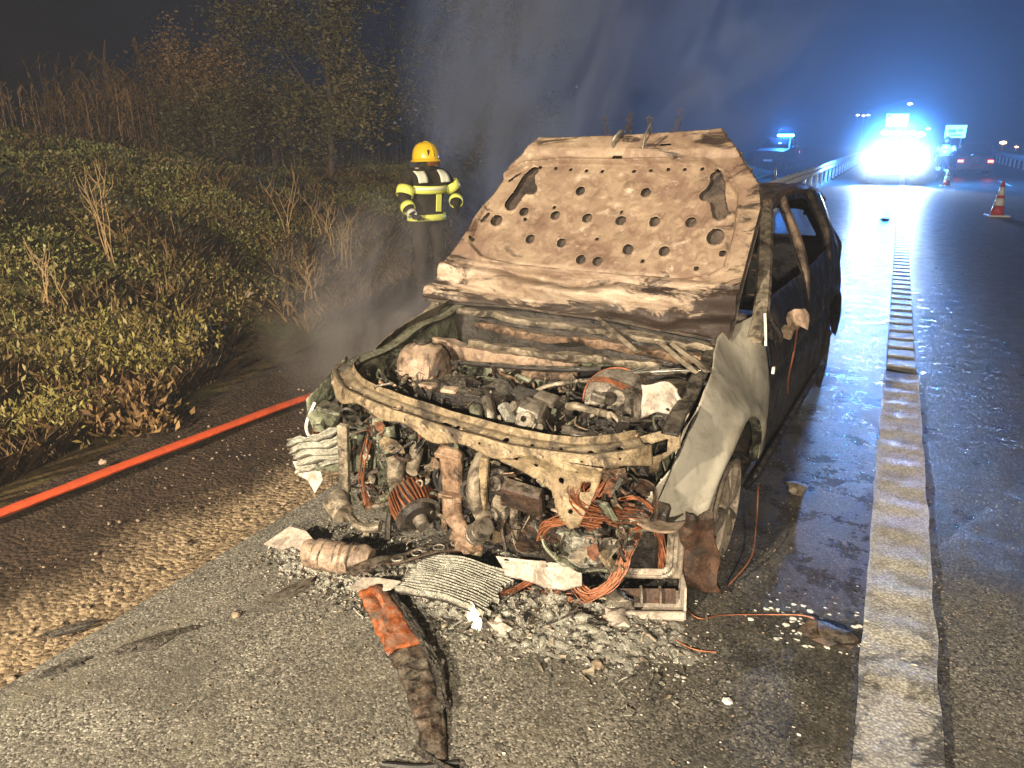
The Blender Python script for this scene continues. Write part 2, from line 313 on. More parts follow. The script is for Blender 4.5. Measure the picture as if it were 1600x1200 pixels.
# ---------------------------------------------------------------- mesh helpers
class B:
    def __init__(s): s.v = []; s.f = []
    def add(s, vs, fs):
        o = len(s.v); s.v += [tuple(map(float, p)) for p in vs]; s.f += [tuple(i+o for i in f) for f in fs]; return s
    def box(s, c, size, rot=(0, 0, 0), bev=.15):
        hx, hy, hz = [a/2 for a in size]; b = min(hx, hy, hz)*bev*2
        M = Euler(rot).to_matrix(); C0 = Vector(c); vs = []
        for sx in (-1, 1):
            for sy in (-1, 1):
                for sz_ in (-1, 1):
                    for k in range(3):
                        p = [sx*hx, sy*hy, sz_*hz]; q = [sx, sy, sz_]
                        for j in range(3):
                            if j != k: p[j] -= q[j]*b
                        vs.append(M @ Vector(p) + C0)
        idx = lambda sx, sy, sz_, k: ((sx*2+sy)*2+sz_)*3+k
        fs = []
        for k in range(3):
            a, c2 = (k+1) % 3, (k+2) % 3
            for d in (0, 1):
                q = []
                for (e1, e2) in ((0, 0), (1, 0), (1, 1), (0, 1)):
                    t = [0, 0, 0]; t[k] = d; t[a] = e1; t[c2] = e2; q.append(idx(*t, k))
                fs.append(tuple(q if d else q[::-1]))
            for e1 in (0, 1):
                for e2 in (0, 1):
                    t0 = [0, 0, 0]; t0[a] = e1; t0[c2] = e2; t1 = list(t0); t1[k] = 1
                    q = [idx(*t0, a), idx(*t1, a), idx(*t1, c2), idx(*t0, c2)]
                    fs.append(tuple(q if (e1 == e2) else q[::-1]))
        for sx in (0, 1):
            for sy in (0, 1):
                for sz_ in (0, 1):
                    q = [idx(sx, sy, sz_, k) for k in range(3)]
                    fs.append(tuple(q if (sx+sy+sz_) % 2 else q[::-1]))
        return s.add(vs, fs)
    def tube(s, pts, r, seg=8, cap=True, flat=1.):
        pts = [Vector(p) for p in pts]; N = len(pts)
        rs = r if isinstance(r, (list, tuple)) else [r]*N
        vs, fs = [], []; up = None
        for i, p in enumerate(pts):
            t = (pts[min(i+1, N-1)] - pts[max(i-1, 0)])
            t = t.normalized() if t.length > 1e-9 else Vector((0, 0, 1))
            if up is None: up = Vector((0, 0, 1)) if abs(t.z) < .9 else Vector((1, 0, 0))
            a = t.cross(up)
            if a.length < 1e-4: a = t.orthogonal()
            a.normalize(); b = a.cross(t); up = b
            for k in range(seg):
                th = 2*math.pi*k/seg
                vs.append(p + a*math.cos(th)*rs[i] + b*math.sin(th)*rs[i]*flat)
        for i in range(N-1):
            for k in range(seg):
                k2 = (k+1) % seg
                fs.append((i*seg+k, i*seg+k2, (i+1)*seg+k2, (i+1)*seg+k))
        if cap: fs += [tuple(range(seg))[::-1], tuple((N-1)*seg+k for k in range(seg))]
        return s.add(vs, fs)
    def cyl(s, p0, p1, r0, r1=None, seg=20): return s.tube([p0, p1], [r0, r0 if r1 is None else r1], seg)
    def lathe(s, prof, o, axis=(0, 0, 1), seg=28, a0=0, a1=2*math.pi):
        ax = Vector(axis).normalized(); u = ax.orthogonal().normalized(); w = ax.cross(u); o = Vector(o)
        full = abs(a1-a0) > 6.28; ns = seg if full else seg+1; vs, fs = [], []
        for (r_, h) in prof:
            for k in range(ns):
                th = a0+(a1-a0)*k/seg; vs.append(o+ax*h+(u*math.cos(th)+w*math.sin(th))*r_)
        for i in range(len(prof)-1):
            for k in range(seg):
                k2 = (k+1) % ns; fs.append((i*ns+k, i*ns+k2, (i+1)*ns+k2, (i+1)*ns+k))
        return s.add(vs, fs)
    def ring(s, o, axis, Rr, r, seg=20, s2=6):
        prof = [(Rr+r*math.cos(2*math.pi*k/s2), r*math.sin(2*math.pi*k/s2)) for k in range(s2+1)]
        return s.lathe(prof, o, axis, seg)
    def plate(s, poly, th, o, ex, ey):
        ex = Vector(ex).normalized(); ey = Vector(ey); ey = (ey-ex*ey.dot(ex)).normalized(); nz = ex.cross(ey); o = Vector(o)
        n_ = len(poly)
        vs = [o+ex*a+ey*b+nz*th/2 for a, b in poly]+[o+ex*a+ey*b-nz*th/2 for a, b in poly]
        fs = [tuple(range(n_)), tuple(range(2*n_-1, n_-1, -1))]
        fs += [(i, i+n_, (i+1) % n_+n_, (i+1) % n_) for i in range(n_)]
        return s.add(vs, fs)
    def lump(s, c, r, amp=.25, sub=2, seed=0, fr=2.2):
        bm = bmesh.new(); bmesh.ops.create_icosphere(bm, subdivisions=sub, radius=1)
        vs = []
        for v in bm.verts:
            d = 1+amp*mnoise.noise(v.co*fr+Vector((seed*7.3, seed*1.7, seed*3.1)))*2
            vs.append((c[0]+v.co.x*r[0]*d, c[1]+v.co.y*r[1]*d, c[2]+v.co.z*r[2]*d))
        fs = [tuple(v.index for v in f.verts) for f in bm.faces]; bm.free()
        return s.add(vs, fs)
    def grid(s, fn, nu, nv):
        vs = [fn(i/nu, j/nv) for i in range(nu+1) for j in range(nv+1)]
        fs = [(i*(nv+1)+j, (i+1)*(nv+1)+j, (i+1)*(nv+1)+j+1, i*(nv+1)+j+1) for i in range(nu) for j in range(nv)]
        return s.add(vs, fs)
    def crumple(s, amp, fr=8., seed=0):
        out = []
        for p in s.v:
            q = Vector(p)*fr+Vector((seed*5.1, seed*2.3, seed))
            d = mnoise.noise_vector(q)*amp
            out.append((p[0]+d.x, p[1]+d.y, p[2]+d.z))
        s.v = out; return s
    def xf(s, M):
        s.v = [tuple(M @ Vector(p)) for p in s.v]; return s
    def merge(s, o, M=None):
        vs = o.v if M is None else [tuple(M @ Vector(p)) for p in o.v]
        return s.add(vs, o.f)
    def mesh(s, name, smooth=True, ang=35):
        me = bpy.data.meshes.new(name); me.from_pydata(s.v, [], s.f); me.update()
        bm = bmesh.new(); bm.from_mesh(me); bmesh.ops.recalc_face_normals(bm, faces=bm.faces); bm.to_mesh(me); bm.free()
        if smooth:
            me.polygons.foreach_set('use_smooth', [True]*len(me.polygons))
            try: me.set_sharp_from_angle(angle=R(ang))
            except Exception: pass
        return me

def obj(name, b, mat, parent=None, smooth=True, ang=35, solid=0):
    me = b if isinstance(b, bpy.types.Mesh) else b.mesh(name, smooth, ang)
    o = bpy.data.objects.new(name, me); COL.objects.link(o)
    if mat and not me.materials: me.materials.append(MATS[mat])
    if parent: o.parent = parent
    if solid:
        m = o.modifiers.new('thickness', 'SOLIDIFY'); m.thickness = solid; m.offset = 0
    return o
def tag(o, label=None, cat=None, group=None, kind=None):
    if label: o['label'] = label
    if cat: o['category'] = cat
    if group: o['group'] = group
    if kind: o['kind'] = kind
    return o
def empty(name, loc=(0, 0, 0), rz=0, label=None, cat=None, group=None):
    o = bpy.data.objects.new(name, None); COL.objects.link(o); o.location = loc; o.rotation_euler.z = rz
    o.empty_display_size = .1
    return tag(o, label, cat, group)
def copy_tree(o, parent=None):
    c = o.copy(); COL.objects.link(c)
    if parent: c.parent = parent
    for ch in o.children: copy_tree(ch, c)
    return c
def arc(pts, n=8):
    """smooth path through the points (Catmull-Rom)"""
    P = [Vector(p) for p in pts]; P = [P[0]*2-P[1]]+P+[P[-1]*2-P[-2]]; out = []
    for i in range(1, len(P)-2):
        a, b, c, d = P[i-1:i+3]
        for k in range(n):
            t = k/n
            out.append(.5*((2*b)+(c-a)*t+(2*a-5*b+4*c-d)*t*t+(3*b-a-3*c+d)*t**3))
    out.append(P[-2]); return out

# signed distances on numpy point arrays (negative = inside)
def sd_poly(P, poly):
    poly = np.array(poly, float); n_ = len(poly); d = np.full(P.shape[:-1], 1e9); sgn = np.ones(P.shape[:-1])
    for i in range(n_):
        a = poly[i]; b = poly[i-1]; e = b-a; w = P-a
        t = np.clip((w@e)/(e@e), 0, 1); q = w-t[..., None]*e; d = np.minimum(d, (q**2).sum(-1))
        c1 = P[..., 1] >= a[1]; c2 = P[..., 1] < b[1]; c3 = e[0]*w[..., 1] > e[1]*w[..., 0]
        flip = (c1 & c2 & c3) | (~c1 & ~c2 & ~c3); sgn = np.where(flip, -sgn, sgn)
    return sgn*np.sqrt(d)
def sd_circ(P, c, r): return np.hypot(P[..., 0]-c[0], P[..., 1]-c[1])-r
def sd_caps(P, a, b, r):
    a = np.array(a); b = np.array(b); e = b-a; w = P-a; t = np.clip((w@e)/(e@e), 0, 1)
    return np.sqrt(((w-t[..., None]*e)**2).sum(-1))-r
def smin(a, b, k=.01): h = np.clip(.5+.5*(b-a)/k, 0, 1); return b*(1-h)+a*h-k*h*(1-h)
def cutsheet(lo, hi, cell, sdf, fn):
    """grid over [lo,hi], trimmed where sdf>0 with the border snapped to the outline, mapped by fn"""
    nu = max(2, int((hi[0]-lo[0])/cell)); nv = max(2, int((hi[1]-lo[1])/cell))
    U, V = np.meshgrid(np.linspace(lo[0], hi[0], nu+1), np.linspace(lo[1], hi[1], nv+1), indexing='ij')
    P = np.stack([U, V], -1)
    for it in range(2):
        d = sdf(P); e = 1e-4
        gx = (sdf(P+[e, 0])-d)/e; gy = (sdf(P+[0, e])-d)/e; g2 = gx*gx+gy*gy+1e-9
        m = np.abs(d) < cell*.62
        P[..., 0] -= np.where(m, d*gx/g2, 0); P[..., 1] -= np.where(m, d*gy/g2, 0)
    cen = (P[:-1, :-1]+P[1:, :-1]+P[1:, 1:]+P[:-1, 1:])/4
    keep = sdf(cen) < 0
    X = fn(P).reshape(-1, 3); ids = np.arange((nu+1)*(nv+1)).reshape(nu+1, nv+1)
    F = np.stack([ids[:-1, :-1], ids[1:, :-1], ids[1:, 1:], ids[:-1, 1:]], -1)[keep]
    used = np.unique(F); mp = np.full(ids.size, -1); mp[used] = np.arange(len(used))
    b = B(); b.v = [tuple(p) for p in X[used].tolist()]; b.f = [tuple(q) for q in mp[F].tolist()]
    return b
def vnoise(P, fr, seed=0, oct_=3):
    """cheap value noise on numpy points (2D)"""
    out = np.zeros(P.shape[:-1]); amp = 1.; tot = 0
    for o in range(oct_):
        Q = P*fr*(2**o)+seed*13.7+o*5.1; i = np.floor(Q).astype(int); f = Q-i; f = f*f*(3-2*f)
        def h(a, b): x = np.sin(a*127.1+b*311.7+seed*17.)*43758.5453; return x-np.floor(x)
        a = h(i[..., 0], i[..., 1]); b = h(i[..., 0]+1, i[..., 1]); c = h(i[..., 0], i[..., 1]+1); d = h(i[..., 0]+1, i[..., 1]+1)
        out += amp*((a*(1-f[..., 0])+b*f[..., 0])*(1-f[..., 1])+(c*(1-f[..., 0])+d*f[..., 0])*f[..., 1]); tot += amp; amp *= .5
    return out/tot-.5
def sstep(a, b, x): t = np.clip((x-a)/(b-a), 0, 1); return t*t*(3-2*t)
def numpy_mesh(name, V, F, mat, tint=None, parent=None):
    me = bpy.data.meshes.new(name)
    V = np.asarray(V, np.float32); F = np.asarray(F, np.int32); k = F.shape[1]
    me.vertices.add(len(V)); me.vertices.foreach_set('co', V.ravel())
    me.loops.add(F.size); me.loops.foreach_set('vertex_index', F.ravel())
    me.polygons.add(len(F)); me.polygons.foreach_set('loop_start', np.arange(0, F.size, k, dtype=np.int32))
    me.polygons.foreach_set('loop_total', np.full(len(F), k, np.int32))
    me.update(calc_edges=True); me.validate()
    if tint is not None:
        a = me.attributes.new('tint', 'FLOAT', 'POINT'); a.data.foreach_set('value', np.asarray(tint, np.float32))
    me.materials.append(MATS[mat])
    o = bpy.data.objects.new(name, me); COL.objects.link(o)
    if parent: o.parent = parent
    return o
def leaves(P, size, up=.5, aspect=.5, rng=np.random):
    """one folded diamond leaf (2 triangles-pairs as quads) at each point; returns V,F"""
    n_ = len(P)
    d = rng.normal(size=(n_, 3)); d[:, 2] = np.abs(d[:, 2])*up*1.5+up*.4; d /= np.linalg.norm(d, axis=1)[:, None]
    t = rng.normal(size=(n_, 3)); s_ = np.cross(d, t); s_ /= np.linalg.norm(s_, axis=1)[:, None]+1e-9
    L = (size*(.6+.8*rng.random(n_)))[:, None] if np.ndim(size) else (size*(.6+.8*rng.random((n_, 1))))
    nrm = np.cross(d, s_)
    V = np.stack([P, P+d*L*.5+s_*L*aspect*.5+nrm*L*.08, P+d*L-nrm*L*.08, P+d*L*.5-s_*L*aspect*.5+nrm*L*.08], 1).reshape(-1, 3)
    F = np.arange(n_*4).reshape(-1, 4)
    return V, F
# ---------------------------------------------------------------- ground, road, verge
def edge_x(y): return -3.65-.215*np.clip(y, -2, 8)-.02*np.clip(y-8, 0, 60)
def terr_z(x, y):
    x = np.asarray(x, float); y = np.asarray(y, float)
    e = edge_x(y)+.18*np.sin(y*1.7)+.12*np.sin(y*3.9+1); d = np.clip(e-x, 0, None)
    hm = 2.0-.55*sstep(5, 12, y)-.5*sstep(12, 30, y)
    z = hm*(1-np.exp(-(d**1.25)/4.6))
    P = np.stack([x, y], -1)
    z = z+(vnoise(P, .55, 3)*.5+vnoise(P, 1.9, 5)*.14)*np.clip(d/2.2, 0, 1)+vnoise(P, 2.5, 9)*.07*np.clip(d/.3, 0, 1)
    return z-.03
b = B(); b.add([(-900, -900, -.30), (900, -900, -.30), (900, 1500, -.30), (-900, 1500, -.30)], [(0, 1, 2, 3)])
tag(obj('ground', b, 'earth', smooth=False), kind='structure')
b = B(); b.box((5.03, 290, -.12), (14.74, 620, .24), bev=.02)
tag(obj('road', b, 'asphalt', smooth=False), kind='structure')
# broken tarmac edge: small irregular lip along the hard shoulder
random.seed(3)
pl = [(.39, -6)]
for k in range(60): pl.append((.385+.025*mnoise.noise(Vector((k*.7, 0, 0))), -6+12.0*k/59))
for k in range(40):
    x = .40-2.73*k/39; pl.append((x, 6.0+.10*(1-k/39)*-1+.06*mnoise.noise(Vector((k*.5, 3, 0)))+.12*k/39+.03*mnoise.noise(Vector((k*2.1, 3, 0)))))
pl += [(-2.335, -6)]
b = B(); b.add([(p[0], p[1], .0042) for p in pl], [tuple(range(len(pl)))])
tag(obj('tarmac_patch', b, 'asphalt_patch', smooth=False), kind='structure')

def shoulder(u, v):
    y = -5+40*(v**1.6); e = float(edge_x(y)); x = -2.345+(e-1.2+2.345)*u
    P = np.array([x, y]); z = -.035+float(vnoise(P, 3., 2))*.05+float(vnoise(P, 11., 4))*.02
    return (x, y, z if u > .02 else -.02)
b = B(); b.grid(shoulder, 60, 170); tag(obj('shoulder', b, 'gravel'), kind='structure')
b = B()
nu, nv = 90, 150
U = np.linspace(0, 1, nu+1); V = np.linspace(0, 1, nv+1)
vs = []
for v in V:
    y = -6+70*v**1.5
    x = float(edge_x(y))+.35-22*U**1.5
    z = terr_z(x, np.full_like(x, y)); z[0] = -.09
    vs += list(zip(x, np.full_like(x, y), z))
fs = [(j*(nu+1)+i, j*(nu+1)+i+1, (j+1)*(nu+1)+i+1, (j+1)*(nu+1)+i) for j in range(nv) for i in range(nu)]
b.add(vs, fs); tag(obj('verge_bank', b, 'earth'), kind='structure')
# far hills behind the road
def ridge(name, y0, h, seed, x0=-260, x1=260):
    b = B(); N = 80
    top = [(x0+(x1-x0)*k/N, y0, 2+h*(.55+.9*mnoise.noise(Vector((k*.11, seed, 0)))+.15*mnoise.noise(Vector((k*.6, seed, 2))))) for k in range(N+1)]
    vs = top+[(p[0], y0-60, -.4) for p in top]+[(p[0], y0+60, -.4) for p in top]
    fs = [(k, k+1, N+2+k, N+1+k) for k in range(N)]+[(k+1, k, 2*N+2+k, 2*N+3+k) for k in range(N)]
    b.add(vs, fs); return tag(obj(name, b, 'hill'), kind='structure')
ridge('hills', 330, 14, 2.2)
ridge('hills', 480, 30, 8.7, -420, 420)

# painted edge line with raised bars
ln = B(); xs = (.135, .345)
pts = []
N = 150
for k in range(N+1):
    y = -4+10.02*k/N; w = .010*mnoise.noise(Vector((y*4, 1, 0)))
    pts.append((xs[0]-.012+w, y, .0085)); pts.append((xs[1]+.012+.01*mnoise.noise(Vector((y*4, 9, 0))), y, .0085))
ln.add(pts, [(2*k, 2*k+1, 2*k+3, 2*k+2) for k in range(N)])
tag(obj('edge_line', ln, 'road_paint', smooth=False), kind='structure')
ln = B(); ln.add([(xs[0]+.004, 6.12, .0045), (xs[1]-.004, 6.05, .0045), (xs[1]-.004, 420, .0045), (xs[0]+.004, 420, .0045)], [(0, 1, 2, 3)])
line = tag(obj('edge_line', ln, 'road_paint', smooth=False), kind='structure')
b = B(); b.box((0, 0, 0), (.20, .19, .012), bev=.40); bar = b.mesh('rumble_bar')
bar.materials.append(MATS['rib_paint'])
y = 6.28; k = 0
while y < 34:
    o = bpy.data.objects.new('rumble_bar', bar); COL.objects.link(o); o.parent = line
    o.location = (.24, y, .012); o.rotation_euler.z = random.uniform(-.02, .02); y += .315; k += 1
ln2 = [o for o in COL.objects if o.name == 'edge_line'][0]
b = B(); b.grid(lambda u, v: (-.10+.2*u, -.10+.2*v, -.001+.0055*math.sin(math.pi*v)**1.7), 16, 14); bar2 = b.mesh('rumble_bar'); bar2.materials.append(MATS['road_paint'])
y = 2.35
while y < 5.9:
    o = bpy.data.objects.new('rumble_bar', bar2); COL.objects.link(o); o.parent = ln2
    o.location = (.24, y, .0100); o.rotation_euler.z = random.uniform(-.05, .05); y += .262
# lane dashes
for y0 in (21.0, 33.0, 45.0, 57.0):
    b = B(); b.add([(3.72, y0, .0045), (3.84, y0, .0045), (3.84, y0+4, .0045), (3.72, y0+4, .0045)], [(0, 1, 2, 3)])
    tag(obj('lane_dash', b, 'rib_paint', smooth=False), kind='structure')

# loose stones at the tarmac edge, one uncountable spread
rng = np.random.RandomState(5)
ico = bmesh.new(); bmesh.ops.create_icosphere(ico, subdivisions=1, radius=1)
IV = np.array([v.co[:] for v in ico.verts]); IF = np.array([[v.index for v in f.verts] for f in ico.faces]); ico.free()
def stones(name, X, Y, Z, size, mat, flat=.6, kind='stuff', label=None, jag=.35):
    n_ = len(X)
    ang = rng.rand(n_)*6.28; sx = size*(.6+.8*rng.rand(n_)); sy = size*(.6+.8*rng.rand(n_)); sz_ = size*flat*(.6+.8*rng.rand(n_))
    v = IV[None]*(1+jag*(rng.rand(n_, len(IV), 1)-.5)); x = v[..., 0]*sx[:, None]; y = v[..., 1]*sy[:, None]
    c, s_ = np.cos(ang)[:, None], np.sin(ang)[:, None]
    Vv = np.stack([x*c-y*s_+X[:, None], x*s_+y*c+Y[:, None], v[..., 2]*sz_[:, None]+Z[:, None]], -1).reshape(-1, 3)
    Ff = (IF[None]+np.arange(n_)[:, None, None]*len(IV)).reshape(-1, 3)
    o = numpy_mesh(name, Vv, Ff, mat); return tag(o, label, 'gravel' if label else None, kind=kind)
n_ = 2600; Y = -1+11*rng.rand(n_)**1.2; X = -2.37-np.abs(rng.normal(0, .55, n_)); m = X > edge_x(Y)-.2; X, Y = X[m], Y[m]
stones('gravel_stones', X, Y, np.full(len(X), -.029)+.012*rng.rand(len(X)), (.003+.009*rng.rand(len(X))**4), 'stone', label='loose beige gravel along the tarmac edge')
n_ = 900; Y = 1.0+3*rng.rand(n_); X = -2.3+3.6*rng.rand(n_)
stones('road_grit', X, Y, np.full(n_, .007), .0045, 'stone', label='pale grit and glass crumbs scattered over the tarmac')

# ---------------------------------------------------------------- ground cover on the bank
rng = np.random.RandomState(11)
n_ = 470000
Y = -3.0+27*rng.rand(n_)**1.15; D = .15+8.5*rng.rand(n_)**.8
X = edge_x(Y)-D; P2 = np.stack([X, Y], -1)
patch = vnoise(P2, .9, 21)+.5*vnoise(P2, 3.2, 22)
keep = rng.rand(n_) < np.clip(.25+D*.9+patch*1.3, .04, 1)
X, Y, D, patch = X[keep], Y[keep], D[keep], patch[keep]; P2 = P2[keep]
Z = terr_z(X, Y)+rng.rand(len(X))*(.05+.10*np.clip(vnoise(P2, 1.6, 31)+.5, 0, 1))
V, F = leaves(np.stack([X, Y, Z], -1), .024+.014*rng.rand(len(X)), .7, .6, rng)
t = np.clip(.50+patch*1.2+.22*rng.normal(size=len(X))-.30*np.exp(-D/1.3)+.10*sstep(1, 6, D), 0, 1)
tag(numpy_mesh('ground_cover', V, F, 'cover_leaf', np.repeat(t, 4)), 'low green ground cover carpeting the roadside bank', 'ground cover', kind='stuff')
# dry grass and litter among it
n_ = 60000; Y = -2.5+20*rng.rand(n_)**1.15; D = rng.rand(n_)**1.6*7-.15; X = edge_x(Y)-D
P2 = np.stack([X, Y], -1); k = (vnoise(P2, 1.1, 41) > .02+.02*D-.10*np.exp(-D*2)); X, Y, D = X[k], Y[k], D[k]; n_ = len(X)
Z = np.where(D > .1, terr_z(X, Y), -.03)
L = .10+.28*rng.rand(n_); a = rng.rand(n_)*6.28; lean = .15+.7*rng.rand(n_); w = .004
base = np.stack([X, Y, Z], -1); dr = np.stack([np.cos(a)*lean, np.sin(a)*lean, np.ones(n_)*.8], -1); sd_ = np.stack([-np.sin(a), np.cos(a), 0*a], -1)*w
mid = base+dr*L[:, None]*.6; tip = base+dr*L[:, None]; tip[:, 2] -= L*.25*lean
V = np.stack([base-sd_, base+sd_, mid+sd_*.8, tip, mid-sd_*.8], 1).reshape(-1, 3); F = np.arange(n_*5).reshape(-1, 5)
tag(numpy_mesh('dry_grass', V, F, 'dry_leaf', np.repeat(rng.rand(n_), 5)), 'thin dry grass blades through the bank plants', 'grass', kind='stuff')

def blades(name, X, Y, Z, H, mat, label, cat, rng, wid=.012, lean=.22, leafn=5, parent=None, kind='stuff'):
    Vs, Fs, T = [], [], []; o = 0
    for x, y, z, h in zip(X, Y, Z, H):
        a = rng.rand()*6.28; l = rng.rand()*lean*h; tt = rng.rand()
        p = [np.array([x+math.cos(a)*l*q*q, y+math.sin(a)*l*q*q, z+h*q]) for q in (0, .35, .7, 1)]
        sd_ = np.array([-math.sin(a), math.cos(a), 0])*wid*.5; s2 = np.array([math.cos(a), math.sin(a), 0])*wid*.5
        for q, w_ in zip(p, (1, .9, .7, .3)): Vs += [q-sd_*w_, q+sd_*w_, q+s2*w_]
        for i in range(3):
            for j in range(3): Fs.append((o+i*3+j, o+i*3+(j+1) % 3, o+i*3+3+(j+1) % 3, o+i*3+3+j))
        T += [tt]*12; o += 12
        for k in range(leafn):
            q = .25+.75*rng.rand(); b_ = p[0]*(1-q)+p[3]*q; b_ = b_.copy(); la = rng.rand()*6.28; ll = h*(.14+.2*rng.rand())
            d = np.array([math.cos(la), math.sin(la), .9]); s3 = np.array([-math.sin(la), math.cos(la), 0])*wid*.9
            m_ = b_+d*ll*.5; e_ = b_+d*ll*np.array([1, 1, .55+.3*rng.rand()])
            Vs += [b_, m_+s3, e_, m_-s3]; Fs.append((o, o+1, o+2, o+3)); T += [tt*.7+.3*rng.rand()]*4; o += 4
    ob = numpy_mesh(name, Vs, Fs, mat, T, parent)
    return tag(ob, label, cat, kind=kind)
n_ = 130000; Y = -2.5+24*rng.rand(n_)**1.15; D = .1+8.2*rng.rand(n_)**.85; X = edge_x(Y)-D; P2 = np.stack([X, Y], -1)
k = rng.rand(n_) < np.clip(.35+D*.5+vnoise(P2, 1.3, 61)*2.2, .05, 1); X, Y, D, P2 = X[k], Y[k], D[k], P2[k]; n_ = len(X)
Z = terr_z(X, Y); L = .07+.12*rng.rand(n_); a = rng.rand(n_)*6.28; lean = .2+.9*rng.rand(n_); w = .0035
base = np.stack([X, Y, Z], -1); dr = np.stack([np.cos(a)*lean, np.sin(a)*lean, np.ones(n_)*.9], -1); sd_ = np.stack([-np.sin(a), np.cos(a), 0*a], -1)*w
mid = base+dr*L[:, None]*.55; tip = base+dr*L[:, None]; tip[:, 2] -= L*.3*lean
V = np.stack([base-sd_, base+sd_, mid+sd_*.8, tip, mid-sd_*.8], 1).reshape(-1, 3); F = np.arange(n_*5).reshape(-1, 5)
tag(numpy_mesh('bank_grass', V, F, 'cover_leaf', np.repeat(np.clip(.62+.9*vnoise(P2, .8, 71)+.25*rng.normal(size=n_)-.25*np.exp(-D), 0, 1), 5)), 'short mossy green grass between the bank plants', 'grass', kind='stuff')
# reed belt on top of the bank
n_ = 2300; Y = 1+22*rng.rand(n_); D = 5.2+3.2*rng.rand(n_)+.8*vnoise(np.stack([Y, Y*0], -1), .5, 3); X = edge_x(Y)-D
clump = vnoise(np.stack([X, Y], -1), .7, 55); k = rng.rand(n_) < np.clip(.55+clump*2.2, .05, 1); X, Y, clump = X[k], Y[k], clump[k]
blades('reed_belt', X, Y, terr_z(X, Y)-.05, .30+.5*rng.rand(len(X))+.7*np.clip(clump, 0, 1)+.8*sstep(6.5, 10, Y), 'reed_leaf', 'belt of dry brown reeds along the top of the bank', 'reeds', rng, .016, .3, 6)

def dry_plant(x, y, h, n_, label):
    z = float(terr_z(x, y)); r = np.random.RandomState(int(abs(x*100+y*37)))
    b = B()
    for k in range(n_):
        a = r.rand()*6.28; l = .10+.22*r.rand(); hh = h*(.65+.35*r.rand()); bx = x+r.normal()*.05; by = y+r.normal()*.05
        p = [(bx+math.cos(a)*l*q**1.6*hh+.012*r.normal(), by+math.sin(a)*l*q**1.6*hh+.012*r.normal(), z-.03+hh*q) for q in (0, .25, .5, .75, 1)]
        b.tube(p, [.0055, .0048, .004, .003, .0015], 5)
        for j in range(3):
            q = .45+.5*r.rand(); i = min(3, int(q*4)); s_ = Vector(p[i]).lerp(Vector(p[i+1]), q*4-i); a2 = r.rand()*6.28
            b.tube([s_, s_+Vector((math.cos(a2)*.08, math.sin(a2)*.08, .10)), s_+Vector((math.cos(a2)*.10, math.sin(a2)*.10, .20))], [.003, .002, .001], 4)
    o = obj('dry_stalk', b, 'dry_stalk'); return tag(o, label, 'dry weed', 'dry weed stalks standing on the bank')
dry_plant(-6.0, 4.2, .95, 5, 'tall bare dry stalks rising from the bank left of centre above the shrub')
dry_plant(-5.5, 3.3, .65, 4, 'short dry stalks on the bank at the far left above the shrub')
dry_plant(-6.5, 6.9, .85, 4, 'slender dry stalk on the bank left of the firefighter, furthest left of that clump')
dry_plant(-6.3, 7.3, .75, 5, 'branching dry weed on the bank between the slender stalk and the firefighter')
dry_plant(-5.7, 6.9, .8, 6, 'dense dry weed stalks right beside the firefighter')
dry_plant(-5.2, 5.8, .55, 5, 'low dry weed at the foot of the bank beside the firefighter')

def shrub(x, y, z, rx, ry, h, n_, label, mat='shrub_leaf', size=.05, seed=1, cat='shrub', nstem=14):
    r = np.random.RandomState(seed); e = empty('shrub', (x, y, z), 0, label, cat)
    b = B(); P = []
    for k in range(nstem):
        a = r.rand()*6.28; q = r.rand()**.5; t = (math.cos(a)*rx*q, math.sin(a)*ry*q, h*(.55+.45*r.rand())*(1-.45*q*q))
        path = [(0, 0, 0), (t[0]*.35, t[1]*.35, t[2]*.5), t]; b.tube(path, [.010, .007, .002], 5)
        m = n_//nstem; u = r.rand(m)**.6
        pp = np.outer(u, np.array(t))*1.0; pp += r.normal(size=(m, 3))*np.array([.06, .06, .045])*(.4+u[:, None])*max(1, h/.6); P.append(pp)
    P = np.concatenate(P); P[:, 2] = np.abs(P[:, 2])
    V, F = leaves(P, np.full(len(P), size), .9, .35, r)
    obj('stem', b, 'bark', e)
    cl = r.rand(nstem)
    numpy_mesh('foliage', V, F, mat, np.clip(np.repeat(np.repeat(cl, n_//nstem)*.6+.4*r.rand(len(P)), 4), 0, 1), e)
    return e
shrub(-4.75, 3.35, 0.0, .62, .62, .62, 5200, 'yellow green feathery shrub at the foot of the bank', size=.045, seed=3, nstem=40)
shrub(-4.35, 2.35, -.03, .40, .45, .34, 2200, 'small yellowish shrub at the left edge above the hose', size=.04, seed=4, nstem=22)
shrub(-4.15, 2.75, -.03, .40, .35, .18, 1500, 'matted brown dead grass clump in front of the feathery shrub', mat='dry_leaf', size=.07, seed=6, cat='dead grass', nstem=20)

